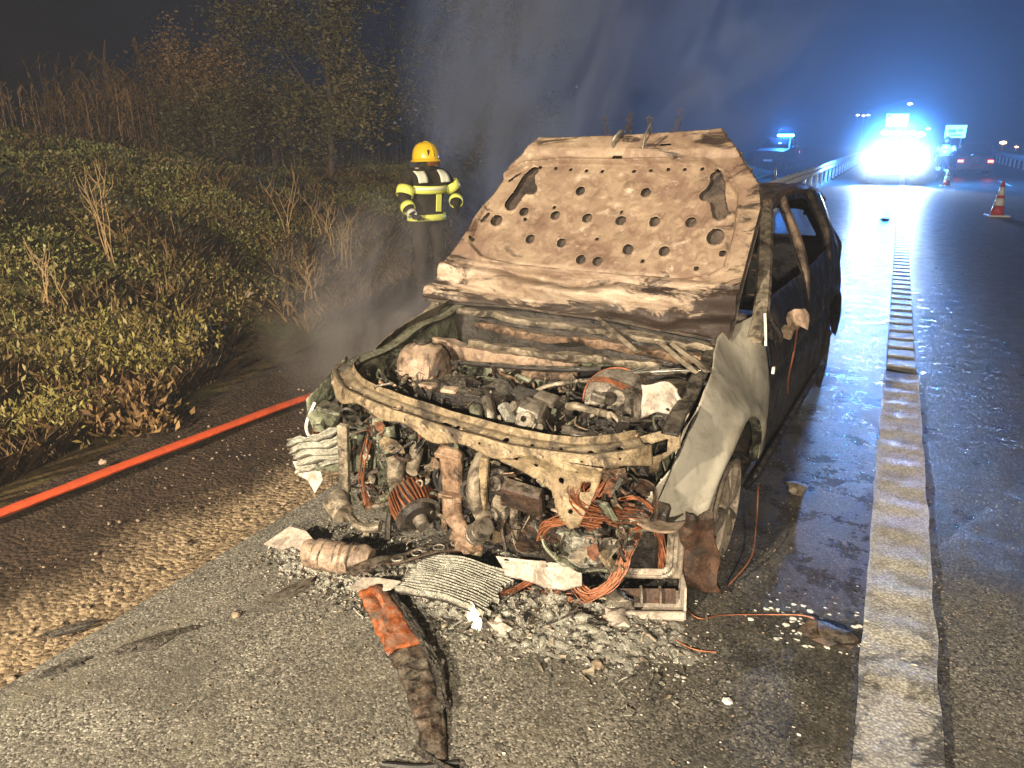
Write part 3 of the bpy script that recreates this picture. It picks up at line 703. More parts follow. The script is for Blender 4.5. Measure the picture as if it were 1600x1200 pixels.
def tree(x, y, h, rx, rz, n_, label, seed, mat='tree_leaf', size=.16, trunk=.09, low=.35):
    r = np.random.RandomState(seed); z = float(terr_z(x, y)) if x < -5 else -.3
    e = empty('tree', (x, y, z), 0, label, 'tree', 'trees and tall bushes behind the bank')
    b = B(); P = []; tl = []
    b.tube(arc([(0, 0, -.1), (.08, .03, h*.3), (-.05, .1, h*.65), (.05, 0, h*.9)], 5), [trunk*(1-.8*k/15) for k in range(16)], 8)
    nl = 34
    for k in range(nl):
        a = r.rand()*6.28; q = low+(1-low)*r.rand(); s_ = Vector((0, .05, h*q*.75)); rr = rx*(.35+.65*r.rand())*(1-.35*q)
        t = Vector((math.cos(a)*rr, math.sin(a)*rr, h*q*.75+h*.25*r.rand()))
        m_ = s_.lerp(t, .5)+Vector((0, 0, .12*h*r.rand())); b.tube([s_, m_, t], [trunk*.35, trunk*.2, .006], 5)
        m = n_//nl; u = r.rand(m)**.55
        pp = np.array(s_)+np.outer(u, np.array(t-s_))+r.normal(size=(m, 3))*np.array([.17, .17, .22])*rx*.55*(.35+.65*u[:, None]); P.append(pp); tl.append(np.clip(r.rand()*.7+.3*r.rand(m), 0, 1))
    P = np.concatenate(P); V, F = leaves(P, np.full(len(P), size), .3, .4, r)
    obj('trunk', b, 'bark', e); numpy_mesh('crown', V, F, mat, np.repeat(np.concatenate(tl), 4), e)
    return e
tree(-9.6, 11.5, 5.4, 2.3, 2.2, 20000, 'tall olive green tree rising behind the firefighter to the top edge', 21, 'tree_leaf', .085, .07, .03)
tree(-8.0, 14.5, 6.0, 2.4, 2.2, 18000, 'tall dark tree behind the smoke, right of the olive green one', 22, 'tree_leaf', .085, .07, .03)
tree(-12.2, 10.8, 2.3, 1.7, 1.2, 11000, 'brown twiggy bush above the reeds at left of centre', 23, 'reed_leaf', .075, .04, .03)
tree(-10.6, 9.6, 1.5, 1.4, .9, 9000, 'low dark green bush at the top of the bank behind the reeds', 24, 'tree_leaf', .06, .03, .03)
# pale plumes behind the hood
rng = np.random.RandomState(77)
for k, (px, h) in enumerate(((-4.78, 2.2), (-4.52, 2.12), (-4.22, 2.16), (-3.72, 2.1))):
    e = empty('plume_grass', (px, 14.0, -.3), 0, ['leftmost pale feathery plume above the hood edge', 'second pale plume from the left above the hood edge', 'third pale plume from the left above the hood edge', 'rightmost pale plume above the hood edge'][k], 'plume grass', 'pale plumes behind the hood')
    b = B(); b.tube([(0, 0, 0), (.02, 0, h*.5), (.05, .02, h+.25)], [.012, .009, .004], 6); obj('stem', b, 'dry_stalk', e)
    u = rng.rand(160); P = np.stack([.05+rng.normal(size=160)*.035*(1.1-u), rng.normal(size=160)*.035*(1.1-u), h-.12+.42*u], -1)
    V, F = leaves(P, np.full(160, .09), 1.4, .22, rng); e.rotation_euler = (.12*rng.normal(), .12*rng.normal(), rng.rand()*6); e.scale = (1, 1, .96+.06*rng.rand()); numpy_mesh('plume', V, F, 'dry_leaf', np.repeat(.7+.3*rng.rand(160), 4), e)
# ---------------------------------------------------------------- the burnt-out car (own frame: x right, y to the rear, z up)
car = empty('burnt_car', (-1.27, 2.75, 0), R(-3), 'burnt-out car with its hood thrown open standing on the hard shoulder', 'car')
def part(name, b, mat, parent=None, **k): return obj(name, b, mat, parent or car, **k)

# --- hood
HA = np.array([0, .40, .87]); HD = np.array([0, .5905, .8070]); HN = np.array([0, -.8070, .5905])
h_out = [(-.494, .992), (-.25, 1.0), (.1, 1.02), (.448, 1.046), (.555, .917), (.69, .735), (.722, .62), (.716, .274), (.722, -.012), (.2, .02), (-.3, .03), (-.845, .003), (-.751, .312), (-.69, .547), (-.611, .816)]
h_holes = [(-.183, .699, .025), (.161, .704, .025), (-.459, .562, .025), (-.278, .554, .025), (-.101, .548, .026), (.074, .546, .026), (.245, .548, .026), (.418, .554, .026), (-.596, .496, .033), (-.376, .411, .025), (-.198, .403, .025), (.153, .395, .027), (.33, .397, .026), (.549, .482, .04), (-.07, .322, .025), (.018, .322, .025), (-.687, .366, .011), (.60, .40, .016), (.585, .60, .009), (.50, .32, .012)]
h_small = [(-.448, .826), (-.359, .826), (-.273, .822), (-.185, .818), (-.099, .817), (.068, .821), (.153, .828), (.238, .838), (.317, .841), (.402, .843), (-.30, .60), (.06, .60), (-.02, .44), (-.44, .52), (.24, .34)]
h_slots = [((-.05, .884), (-.012, .884), .008), ((-.60, .735), (-.553, .785), .006), ((-.675, .485), (-.655, .53), .009), ((-.34, .262), (-.29, .262), .006), ((-.14, .258), (-.09, .257), .006), ((0, .252), (.07, .252), .006), ((.16, .255), (.225, .255), .006), ((.30, .261), (.34, .262), .006), ((.18, .95), (.225, .955), .006)]
rim = [(-.645, .735), (-.533, .83), (-.346, .86), (-.012, .86), (.384, .885), (.53, .79), (.61, .683), (.632, .506), (.625, .33), (.57, .285), (.475, .268), (-.09, .25), (-.60, .275), (-.69, .34), (-.70, .48)]
def key(P, mir):
    m = 1 if mir else -1
    a = sd_caps(P, (m*.475, .80), (m*.50, .76), .026); c = sd_caps(P, (m*.49, .74), (m*.545, .60), .036); d = sd_caps(P, (m*.50, .715), (m*.455, .695), .03)
    return smin(smin(a, c, .03), d, .03)
def hood_sdf(P):
    d = sd_poly(P, h_out)
    for x, s_, r_ in h_holes: d = np.maximum(d, -sd_circ(P, (x, s_), r_))
    for x, s_ in h_small: d = np.maximum(d, -sd_circ(P, (x, s_), .0095))
    for a, c, r_ in h_slots: d = np.maximum(d, -sd_caps(P, a, c, r_))
    d = np.maximum(d, -key(P, False)); d = np.maximum(d, -key(P, True))
    return d
hr = np.random.RandomState(4); bub = [(hr.uniform(-.62, .58), hr.uniform(.28, .82), hr.uniform(.012, .030)) for _ in range(110)]
def hood_n(P):
    x, s_ = P[..., 0], P[..., 1]
    r_ = sd_poly(P, rim)
    n = -.020*sstep(.006, -.006, r_)+.009*np.exp(-((r_-.008)/.008)**2)
    n += vnoise(P, 4, 1)*.012+vnoise(P, 16, 2)*.003
    for bx, by, br in bub:
        q = sd_circ(P, (bx, by), br); n += .0042*sstep(.003, -.003, q)*(1 if bx*7 % 1 > .4 else -1)
    for hx, hy, hr_ in h_holes: n += .005*np.exp(-((sd_circ(P, (hx, hy), hr_))/.010)**2)
    low = sstep(.27, .19, s_)                 # buckled rear edge of the bonnet
    ph = s_*46+vnoise(P, 2.2, 6)*7+x*1.4
    n += low*(.024*np.sin(ph)+vnoise(P*np.array([.5, 1.6]), 6, 8)*.05+vnoise(P*np.array([.4, 1.6]), 18, 9)*.022)
    n += .012*np.exp(-((s_-.235)/.014)**2)-.012*np.exp(-((s_-.262)/.01)**2)*sstep(.6, .5, np.abs(x))
    top = sstep(.90, .93, s_); n += top*(.020-.10*(s_-.92))+.010*np.exp(-((s_-.905)/.012)**2)
    n += .035*np.abs(x/.72)**4
    for mir in (False, True): n += .006*np.exp(-(key(P, mir)/.012)**2)
    return n
def hood_fn(P):
    n = hood_n(P)
    return HA+P[..., :1]*np.array([1., 0, 0])+P[..., 1:]*HD+n[..., None]*HN
hood = part('hood', cutsheet((-.86, -.03), (.74, 1.06), .0068, hood_sdf, hood_fn), 'hood_metal', solid=.003)
def skin_fn(P):
    d = sd_poly(P, [(a*1.012, (b_-.5)*1.015+.5) for a, b_ in h_out]); n = hood_n(P)*.3-.042*sstep(-.004, -.05, d)-.004
    return HA+P[..., :1]*np.array([1., 0, 0])+P[..., 1:]*HD+n[..., None]*HN
part('outer_skin', cutsheet((-.88, -.04), (.76, 1.08), .02, lambda P: sd_poly(P, [(a*1.012, (b_-.5)*1.015+.5) for a, b_ in h_out]), skin_fn), 'hood_inner', hood, solid=.002)
def hpos(x, s_, n): return Vector(HA+np.array([1., 0, 0])*x+HD*s_+HN*n)
b = B(); b.tube([hpos(.09, .92, .01), hpos(.10, .98, .05), hpos(.11, 1.05, .045)], .005, 6); part('safety_catch', b, 'steel', hood)
b = B(); b.tube(arc([hpos(-.06, .93, .01), hpos(-.055, .95, .05), hpos(-.03, 1.0, .055), hpos(-.03, 1.02, .02)], 4), .009, 8)
part('latch_striker', b, 'steel', hood)
for sx, xx in ((-1, -.80), (1, .67)):
    b = B(); b.box((xx, .40, .84), (.03, .16, .05), (.35, 0, 0)); b.cyl((xx-.02, .42, .86), (xx+.02, .42, .86), .018)
    part('hinge', b, 'ash_metal', hood)

# --- body sides
def side_x(P):
    y, z = P[..., 0], P[..., 1]
    Wd = .87-.30*np.clip((.12-y)/.72, 0, 2)**2-.20*np.clip((y-3.0)/.66, 0, 2)**2
    fz = np.clip((z-.52)/.38, 0, 2); xf = Wd-.19*fz**2.0-.03*np.clip((.35-z)/.2, 0, 1)**2
    dz = np.clip((z-.5)/.45, 0, 1); xd = Wd-.065*dz**2-np.clip(z-.95, 0, 1)*.44-.05*np.clip((.38-z)/.2, 0, 1)**2
    k = sstep(.30, .72, y); x = xf*(1-k)+xd*k
    ar = np.hypot(y-.17, (z-.25)); x = x+.022*np.exp(-((ar-.39)/.035)**2)*(y < .5)      # flared wheel-arch lip
    ar2 = np.hypot(y-2.75, (z-.25)); x = x+.020*np.exp(-((ar2-.43)/.03)**2)
    x = x-.018*np.exp(-((z-.62)/.03)**2)*sstep(.6, .8, y)*sstep(3.0, 2.6, y)
    return x
def side_fn(sgn, dent, seed):
    def f(P):
        x = side_x(P)+vnoise(P, 3.0, seed)*dent+vnoise(P, 11., seed+1)*dent*.35
        return np.stack([sgn*x, P[..., 0], P[..., 1]], -1)
    return f
fend = [(.62, .945), (.48, .92), (.18, .868), (-.08, .790), (-.27, .70), (-.33, .64), (-.34, .60), (-.41, .545), (-.47, .48), (-.505, .42), (-.50, .375), (-.37, .36), (.62, .30)]
fdoor = [(.635, .24), (.635, .975), (1.30, 1.365), (1.74, 1.39), (1.735, .95), (1.715, .24)]
fwin = [(.86, .985), (1.34, 1.315), (1.655, 1.34), (1.64, .97)]
rdoor = [(1.73, .24), (1.75, .95), (1.755, 1.39), (2.62, 1.365), (2.84, 1.12), (2.72, .92), (2.42, .55), (2.36, .24)]
rwin = [(1.86, .97), (1.85, 1.338), (2.50, 1.315), (2.66, 1.12), (2.58, .98)]
quart = [(2.38, .24), (2.44, .55), (2.735, .92), (2.855, 1.12), (2.64, 1.365), (3.25, 1.29), (3.55, 1.02), (3.64, .72), (3.60, .34), (3.2, .28)]
for sgn in (1, -1):
    part('fender', cutsheet((-.53, .28), (.64, 1.0), .0075, lambda P: np.maximum(sd_poly(P, fend), -sd_circ(P, (.17, .25), .36)), side_fn(sgn, .007, 3+sgn)), 'fender_metal' if sgn > 0 else 'ash_metal', solid=.003)
    part('rear_door', cutsheet((1.7, .22), (2.86, 1.41), .014, lambda P: np.maximum(np.maximum(sd_poly(P, rdoor), -sd_poly(P, rwin)), -sd_circ(P, (2.75, .25), .41)), side_fn(sgn, .022, 7+sgn)), 'black_door', solid=.004)
    part('quarter_panel', cutsheet((2.3, .22), (3.68, 1.4), .018, lambda P: np.maximum(sd_poly(P, quart), -sd_circ(P, (2.75, .25), .41)), side_fn(sgn, .02, 11+sgn)), 'black_door', solid=.004)
    # wheel-arch inner lip
    b = B(); A = [(a, .25+.359*math.sin(a), .17+.359*math.cos(a)) for a in np.linspace(.15, 2.75, 40)]
    vs = []; vh = []
    for a, z, y in A:
        x = float(side_x(np.array([y, z])))-.002; vs += [(sgn*x, y, z), (sgn*(x-.035), .17+(y-.17)*.97, .25+(z-.25)*.97), (sgn*(x-.045), .17+(y-.17)*1.02, .25+(z-.25)*1.02)]; vh += [(sgn*(x-.05), .17+(y-.17)*1.04, .25+(z-.25)*1.04), (sgn*.50, .17+(y-.17)*1.04, .25+(z-.25)*1.04)]
    b.add(vs, [(3*i, 3*i+3, 3*i+4, 3*i+1) for i in range(39)]+[(3*i+1, 3*i+4, 3*i+5, 3*i+2) for i in range(39)])
    part('arch_lip', b, 'green_metal', solid=.003)
    b = B(); b.add(vh, [(2*i, 2*i+2, 2*i+3, 2*i+1) for i in range(39)]); part('wheel_housing', b, 'soot_metal', solid=.003)
    b = B(); b.grid(lambda u, v: (sgn*(.885-.05*v-.42*max(0, 0)), .46+2.0*u, .26-.08*v), 20, 3); part('sill', b, 'black_door', solid=.03)
    # pillars
    def pil(path, w, d_, nm='pillar', mat='pillar_metal'):
        bb = B(); P = arc(path, 6)
        bb.tube([(sgn*p.x, p.y, p.z) for p in P], w, 8, flat=d_); return part(nm, bb, mat)
    pil([(.80, .50, .86), (.79, .64, .96), (.71, 1.0, 1.17), (.625, 1.33, 1.36)], .035, .8, 'front_pillar', 'ash_metal')
    pil([(.82, 1.72, .30), (.80, 1.72, .95), (.615, 1.75, 1.375)], .040, .7, 'centre_pillar', 'pink_metal')
    pil([(.80, 2.68, .90), (.75, 2.74, 1.10), (.63, 2.60, 1.35)], .045, .7, 'rear_pillar')
    pil([(.615, 1.28, 1.35), (.60, 1.75, 1.385), (.60, 2.4, 1.375), (.60, 3.0, 1.32), (.62, 3.3, 1.25)], .046, .75, 'roof_rail', 'soot_roof')
part('front_door', cutsheet((.6, .22), (1.76, 1.41), .013, lambda P: np.maximum(sd_poly(P, fdoor), -sd_poly(P, fwin)), side_fn(1, .022, 5)), 'black_door', solid=.004)
# left front door stands ajar
hx, hy = -.85, .64
bd = cutsheet((.6, .22), (1.76, 1.41), .016, lambda P: np.maximum(sd_poly(P, fdoor), -sd_poly(P, fwin)), side_fn(-1, .02, 6))
bd.xf(Matrix.Translation((hx, hy, .03)) @ Matrix.Rotation(R(-24), 4, 'Z') @ Matrix.Translation((-hx, -hy, 0)))
part('front_door', bd, 'pillar_metal', solid=.02)
# right door: bare latch area, remains of mirror bracket and hanging wire
b = B(); b.lump((.90, .98, .86), (.045, .055, .055), .35, 2, 3); b.box((.86, .94, .80), (.06, .06, .05), (.3, .2, .1)); part('mirror_stub', b.crumple(.012, 20), 'pink_metal')
b = B(); b.tube(arc([(.90, .98, .82), (.905, .94, .72), (.90, .90, .60), (.90, .93, .50)], 5), .004, 5); part('hanging_wire', b, 'copper_dark')
b = B(); b.lump((.85, .68, .85), (.025, .05, .045), .4, 2, 5); b.tube(arc([(.84, .60, .93), (.88, .66, .85), (.87, .70, .80)], 4), .012, 6); part('melted_trim', b, 'char')
b = B(); b.tube(arc([(.82, .57, .96), (.835, .54, .90), (.845, .53, .83)], 5), [.006]*11, 6); part('chrome_strip', b, 'paper_white')
b = B(); b.box((.885, .55, .72), (.012, .02, .03)); part('indicator_lamp', b, 'paper_white')
# roof, sunk in the middle
def roof(u, v):
    x = -.60+1.2*u; y = 1.30+1.95*v
    z = 1.385+.055*min(1, 5*v+.3)*(1-abs(2*u-1)**6)-.01*v-.09*v**3-(.09*math.sin(math.pi*u)**2*math.sin(math.pi*min(1, v*1.1)))*(1+.5*mnoise.noise(Vector((x*3, y*3, 0))))+.02*mnoise.noise(Vector((x*9, y*9, 1)))
    return (x, y, z)
b = B(); b.grid(roof, 40, 50); part('roof', b, 'soot_roof', solid=.004)
b = B(); b.grid(lambda u, v: (-.80+1.6*u, 3.30+.36*math.sin(v*1.9)*1.0, 1.25-.95*v), 20, 14); b2 = cutsheet((-.8, .3), (.8, 1.25), .03, lambda P: np.maximum(sd_poly(P, [(-.8, .3), (.8, .3), (.78, .9), (.6, 1.25), (-.6, 1.25), (-.78, .9)]), -sd_poly(P, [(-.6, .95), (.6, .95), (.5, 1.17), (-.5, 1.17)])), lambda P: np.stack([P[..., 0], 3.62-.30*np.clip((P[..., 1]-.9)/.35, 0, 1), P[..., 1]], -1))
part('tailgate', b2, 'black_door', solid=.01)
# cabin: floor pan, bulkhead, dash beam, seat frames
b = B(); b.box((0, .12, .20), (1.05, .95, .16)); b.box((0, -.32, .20), (.95, .10, .10)); part('subframe', b.crumple(.04, 6, 3), 'char')
b = B(); b.box((0, 1.95, .22), (1.62, 3.1, .05)); b.box((0, .62, .55), (1.5, .03, .62)); part('floor_pan', b, 'soot_metal')
b = B(); b.tube([(-.72, .85, .86), (.72, .85, .86)], .03, 10); b.tube(arc([(.36, .85, .86), (.36, 1.05, .92), (.36, 1.15, .95)], 4), .02, 8); part('dash_beam', b, 'pillar_metal')
b = B(); b.ring((.36, 1.16, .96), (0, -.9, .45), .17, .010, 28); part('steering_wheel', b, 'soot_metal')
for sx in (-.36, .36):
    e = B()
    for q in (-.20, .20): e.tube(arc([(sx+q, 1.35, .30), (sx+q, 1.80, .36), (sx+q, 1.95, .60), (sx+q*.8, 2.08, .98)], 5), .014, 6)
    for z in (.45, .60, .75, .90): e.tube([(sx-.20, 1.86+z*.2, z), (sx+.20, 1.86+z*.2, z)], .006, 5)
    e.tube([(sx-.16, 2.08, .98), (sx+.16, 2.08, .98)], .014, 6)
    part('seat_frame', e, 'soot_roof')

# --- wheels
def wheel(x, y, sgn, mat='wheel_alloy'):
    e = empty('wheel', (0, 0, 0)); e.parent = car
    c = Vector((x, y, .215)); ax = (sgn, 0, 0)
    b = B(); b.lathe([(.205, -.17), (.222, -.165), (.222, -.15), (.198, -.13), (.180, -.05), (.195, -.01), (.218, .0), (.220, .012), (.205, .014), (.198, .0), (.176, -.04)], c, ax, 44); part('rim', b, mat, e)
    b = B()
    for k in range(5):
        a = k*2*math.pi/5+.5
        for off in (-.12, .12):
            d0 = Vector((0, math.cos(a), math.sin(a))); d1 = Vector((0, math.cos(a+off*1.6), math.sin(a+off*1.6)))
            b.tube([c+d0*.035+Vector((sgn*-.005, 0, 0)), c+d1*.12+Vector((sgn*.006, 0, 0)), c+d1*.195+Vector((sgn*-.004, 0, 0))], [.024, .017, .021], 8)
    b.lathe([(.0, .012), (.034, .010), (.05, -.01), (.055, -.04)], c, ax, 24); part('spokes', b, mat, e)
    b = B(); b.lathe([(.0, -.075), (.150, -.075), (.150, -.10), (.0, -.10)], c, ax, 32); part('brake_disc', b, 'rust', e)
    b = B(); b.box(c+Vector((sgn*-.085, .10, .06)), (.06, .09, .11), (.5, 0, 0)); part('caliper', b, 'rust', e)
    b = B()                                             # what is left of the tyre: wire and ash round the bottom
    for k in range(26):
        a0 = random.uniform(3.5, 5.9); L = random.uniform(.3, 1.3); rr = random.uniform(.222, .235); dx = random.uniform(-.15, .01)
        b.tube([c+Vector((sgn*dx, rr*math.cos(a0+L*q/6), max(-.213, rr*math.sin(a0+L*q/6)))) for q in range(7)], .003, 4)
    part('tyre_wire', b, 'rust', e)
    return e
wheel(.825, .14, 1); wheel(.845, 2.75, 1, 'soot_metal'); wheel(-.845, .0, -1, 'soot_metal'); wheel(-.845, 2.75, -1, 'soot_metal')
# rusty inner liner ahead of the right wheel
b = B(); b.grid(lambda u, v: (.72+.15*u+.03*v, -.26-.03*math.sin(u*5)+.05*v, .385-.33*v), 14, 10); part('wheel_liner', b.crumple(.03, 9, 2).crumple(.01, 30), 'liner_rust', solid=.006)
# headlamp bracket of the right fender
bk = [(-.04, .02), (.10, .05), (.115, -.02), (.06, -.06), (.045, -.11), (-.02, -.13), (-.05, -.05)]
b = cutsheet((-.06, -.14), (.13, .06), .006, lambda P: np.maximum(sd_poly(P, bk), -sd_poly(P, [(.01, -.005), (.07, .012), (.075, -.03), (.015, -.05)])), lambda P: np.stack([.645+P[..., 0], -.40+P[..., 0]*.45+.02*np.sin(P[..., 1]*30), .675+P[..., 1]+.12*P[..., 0]], -1))
part('lamp_bracket', b, 'beam_metal', solid=.004)
b = B()
for k in range(4): b.grid(lambda u, v, k=k: (.66+.05*k*.5+.02*math.sin(v*3.14), -.34+.05*u+.03*k, .60-.22*v+.04*u), 6, 10)
part('fender_inner_stay', b.crumple(.01, 14), 'green_metal', solid=.003)
# --- radiator support (front cross-member): pressed channel with holes
cmP = arc([(-.78, -.30, .735), (-.71, -.42, .73), (-.54, -.53, .715), (-.27, -.60, .71), (.03, -.645, .705), (.28, -.655, .70), (.48, -.62, .70), (.60, -.53, .70), (.66, -.44, .70)], 10)
cmL = [0.]
for i in range(1, len(cmP)): cmL.append(cmL[-1]+(cmP[i]-cmP[i-1]).length)
CMX = np.array([p[:] for p in cmP]); CML = np.array(cmL); CMT = CML[-1]
def cm_fn(P):
    t = np.clip(P[..., 0], 0, CMT); w = P[..., 1]
    p = np.stack([np.interp(t, CML, CMX[:, k]) for k in range(3)], -1)
    e = .01; q = np.stack([np.interp(np.clip(t+e, 0, CMT), CML, CMX[:, k])-np.interp(np.clip(t-e, 0, CMT), CML, CMX[:, k]) for k in range(3)], -1)
    q[..., 2] = 0; q /= np.linalg.norm(q, axis=-1)[..., None]+1e-9
    out = np.stack([q[..., 1], -q[..., 0], 0*q[..., 0]], -1)      # towards the front
    # profile: rear lip up, flat top, front lip down
    fwd = np.where(w < 0, w*.10, np.minimum(w, .085)+np.clip(w-.085, 0, 1)*.18)
    dz = np.where(w < 0, -w*.95, 0)-np.clip(w-.085, 0, 1)*.98-.010*sstep(.02, .04, w)*sstep(.075, .06, w)
    dz = dz+vnoise(np.stack([t, w], -1), 9, 5)*.010; fwd = fwd+vnoise(np.stack([t, w], -1), 6, 8)*.008
    return p+out*(fwd-.05)[..., None]+np.array([0, 0, 1.])*dz[..., None]
rr = np.random.RandomState(8)
cmh = [(t_, .048+rr.uniform(-.012, .012), rr.uniform(.005, .012)) for t_ in np.linspace(.10, CMT-.1, 15)]+[(t_, .108, rr.uniform(.003, .0055)) for t_ in np.linspace(.12, CMT-.12, 13)]
def cm_sdf(P):
    lo = .135+.010*np.sin(P[..., 0]*9)+.012*np.sin(P[..., 0]*23+1)
    d = np.maximum(np.maximum(-.028-P[..., 1], P[..., 1]-lo), np.maximum(-P[..., 0], P[..., 0]-CMT))
    for a, c, r_ in cmh: d = np.maximum(d, -sd_circ(P, (a, c), r_))
    d = np.maximum(d, -sd_caps(P, (.86, .045), (.89, .045), .010))
    return d
cm = part('radiator_support', cutsheet((0, -.03), (CMT, .17), .0065, cm_sdf, cm_fn), 'beam_metal', solid=.003)
def cm_at(t, w): return Vector(cm_fn(np.array([[t, w]]))[0])
for t_, w_ in ((.30, .05), (.42, .055), (.66, .045), (.80, .115), (.95, .05), (1.02, .115), (1.16, .115), (1.30, .05), (1.42, .115), (.18, .11), (.55, .112)):
    p = cm_at(t_, w_); b = B(); ax = (0, 0, 1) if w_ < .09 else (0, -1, .1)
    b.lathe([(0, .006), (.006, .006), (.008, .002), (.014, .002), (.016, -.001)], p, ax, 14); part('bolt', b, 'pink_metal', cm)
p = cm_at(.62, .05); b = B(); b.ring(p+Vector((0, 0, .006)), (0, 0, 1), .017, .004, 20); part('grommet', b, 'pink_metal', cm)
# centre bracket
cb = [(.14, .64), (.60, .64), (.58, .58), (.56, .50), (.53, .42), (.50, .40), (.46, .45), (.42, .52), (.33, .555), (.22, .575)]
b = cutsheet((.1, .38), (.62, .66), .007, lambda P: np.maximum.reduce([sd_poly(P, cb), -sd_circ(P, (.28, .61), .012), -sd_circ(P, (.36, .60), .008), -sd_poly(P, [(.52, .57), (.555, .575), (.55, .54), (.52, .535)]), -sd_circ(P, (.45, .56), .010), -sd_circ(P, (.50, .47), .009), -sd_circ(P, (.20, .61), .008)]), lambda P: np.stack([P[..., 0], -.675+.10*np.abs(P[..., 0]-.35)**1.3+.02*np.sin(P[..., 1]*25)+vnoise(P, 9, 3)*.012, P[..., 1]+.035], -1))
br = part('latch_bracket', b, 'beam_metal', cm, solid=.004)
# left lamp corner: curved fender edge piece and hanging loom
b = B(); b.box((-.72, -.50, .56), (.10, .07, .10), (.2, .3, .4)); b.lump((-.76, -.53, .54), (.05, .04, .04), .4, 2, 8); part('lamp_remains', b.crumple(.02, 16), 'green_metal')
b = B(); b.tube(arc([(-.80, -.50, .60), (-.80, -.56, .52), (-.74, -.60, .49), (-.66, -.58, .50)], 6), .007, 6); part('bowden_cable', b, 'paper_white')
b = B(); b.grid(lambda u, v: (-.82+.03*u, -.53+.24*u, .62-.13*v+.14*u), 10, 8); part('fender_corner', b.crumple(.006, 12), 'green_metal', solid=.003)
# left crash box with finned bracket
b = B(); [b.box((-.565+.02*k, -.645+.035*k, .47), (.17-.01*k, .022, .15+.02*(k % 2)), (0, .06, .35)) for k in range(5)]; tag(part('crash_box', b.crumple(.030, 8, 4).crumple(.012, 24, 4), 'green_metal'), kind='stuff')
b = B()
for k in range(5):
    b.grid(lambda u, v, k=k: (-.72+.20*u, -.73+.09*u+.01*math.sin(v*6), .53-.030*k-.024*v+.06*u), 8, 4)
part('finned_bracket', b.crumple(.030, 9, 6).crumple(.010, 30), 'pale_alloy', solid=.006)
b = B(); b.plate([(0, 0), (.06, .02), (.11, .0), (.13, -.05), (.10, -.10), (.07, -.06), (.02, -.05)], .006, (-.735, -.705, .415), (1, .3, -.1), (0, .25, 1)); part('torn_tab', b.crumple(.015, 20), 'white_ash')
for (x0, y0, x1, y1, mat) in ((-.50, -.66, -.47, -.70, 'ash_metal'), (.16, -.70, .15, -.66, 'beam_metal')):
    b = B(); b.box(((x0+x1)/2, (y0+y1)/2, .43), (.035, .03, .40), (.05, .08, .2)); part('support_post', b.crumple(.012, 9), mat)
b = B(); b.grid(lambda u, v: (-.42+.12*u+.02*v, -.58+.03*math.sin(u*6), .62-.40*v), 8, 12); part('air_duct', b.crumple(.02, 8, 7), 'green_metal', solid=.006)
b = B(); b.cyl((-.53, -.70, .30), (-.45, -.74, .27), .055, .045); b.tube(arc([(-.44, -.72, .26), (-.36, -.76, .25), (-.28, -.74, .26)], 5), .02, 8); part('fog_lamp', b.crumple(.012, 14), 'ash_metal')

# --- engine
eng = empty('engine', (0, 0, 0)); eng.parent = car
b = B(); b.box((-.02, -.28, .44), (.70, .40, .36)); b.box((-.05, -.22, .63), (.56, .30, .10), (0, .03, 0)); part('engine_block', b.crumple(.03, 7, 2), 'soot_metal', eng)
b = B(); b.box((-.12, -.34, .685), (.34, .13, .06), (.1, 0, .1)); b.lump((-.22, -.30, .68), (.13, .09, .06), .35, 3, 3); b.lump((.0, -.24, .69), (.12, .08, .05), .4, 3, 5); part('cylinder_head', b.crumple(.02, 14, 3), 'char', eng)
for k in range(4):
    b = B(); x = -.30+.11*k; b.box((x, -.36, .70), (.07, .05, .055), (.15, 0, .08*k)); part('injector_block', b.crumple(.010, 18, k), 'pink_metal' if k < 2 else 'soot_metal', eng)
# throttle body
tb = empty('throttle_body', (0, 0, 0)); tb.parent = eng
b = B(); b.box((.205, -.40, .705), (.105, .09, .10), (.5, .1, .1)); b.box((.24, -.36, .755), (.08, .05, .04), (.3, .2, .1)); b.cyl((.16, -.42, .73), (.15, -.46, .74), .02); b.cyl((.255, -.43, .68), (.265, -.465, .68), .018); b.crumple(.010, 16)
o = part('housing', b, 'gray_alloy', eng); bpy.data.objects.remove(tb)
b = B(); b.lathe([(.012, .03), (.03, .03), (.040, .02), (.044, -.01), (.05, -.02)], (.205, -.445, .69), (0, -.8, .55), 26); b.ring((.205, -.462, .70), (0, -.8, .55), .030, .006, 22); part('throttle_body', b, 'gray_alloy', eng)
# intake stubs, hoses and pipes
for P, r_, m in (([(-.02, -.44, .70), (.03, -.50, .66), (.10, -.50, .62)], .026, 'green_metal'), ([(.02, -.42, .74), (.06, -.46, .70), (.07, -.48, .66)], .022, 'gray_alloy'),
                 ([(.26, -.42, .66), (.30, -.44, .62), (.36, -.38, .60)], .018, 'soot_metal'), ([(-.40, -.30, .66), (-.30, -.40, .64), (-.18, -.46, .62), (.0, -.52, .60)], .02, 'soot_metal'),
                 ([(.30, -.30, .72), (.36, -.34, .74), (.42, -.30, .72), (.46, -.22, .68)], .014, 'ash_metal'), ([(.34, -.40, .66), (.42, -.42, .66), (.48, -.36, .65)], .022, 'gray_alloy'),
                 ([(.08, -.20, .70), (.16, -.16, .74), (.28, -.10, .76), (.44, .0, .78), (.60, .06, .80)], .009, 'ash_metal'), ([(-.5, .0, .70), (-.2, -.02, .73), (.1, -.02, .76), (.3, .02, .78)], .012, 'soot_metal')):
    b = B(); b.tube(arc(P, 6), r_, 10); part('pipe', b.crumple(.006, 20), m, eng)
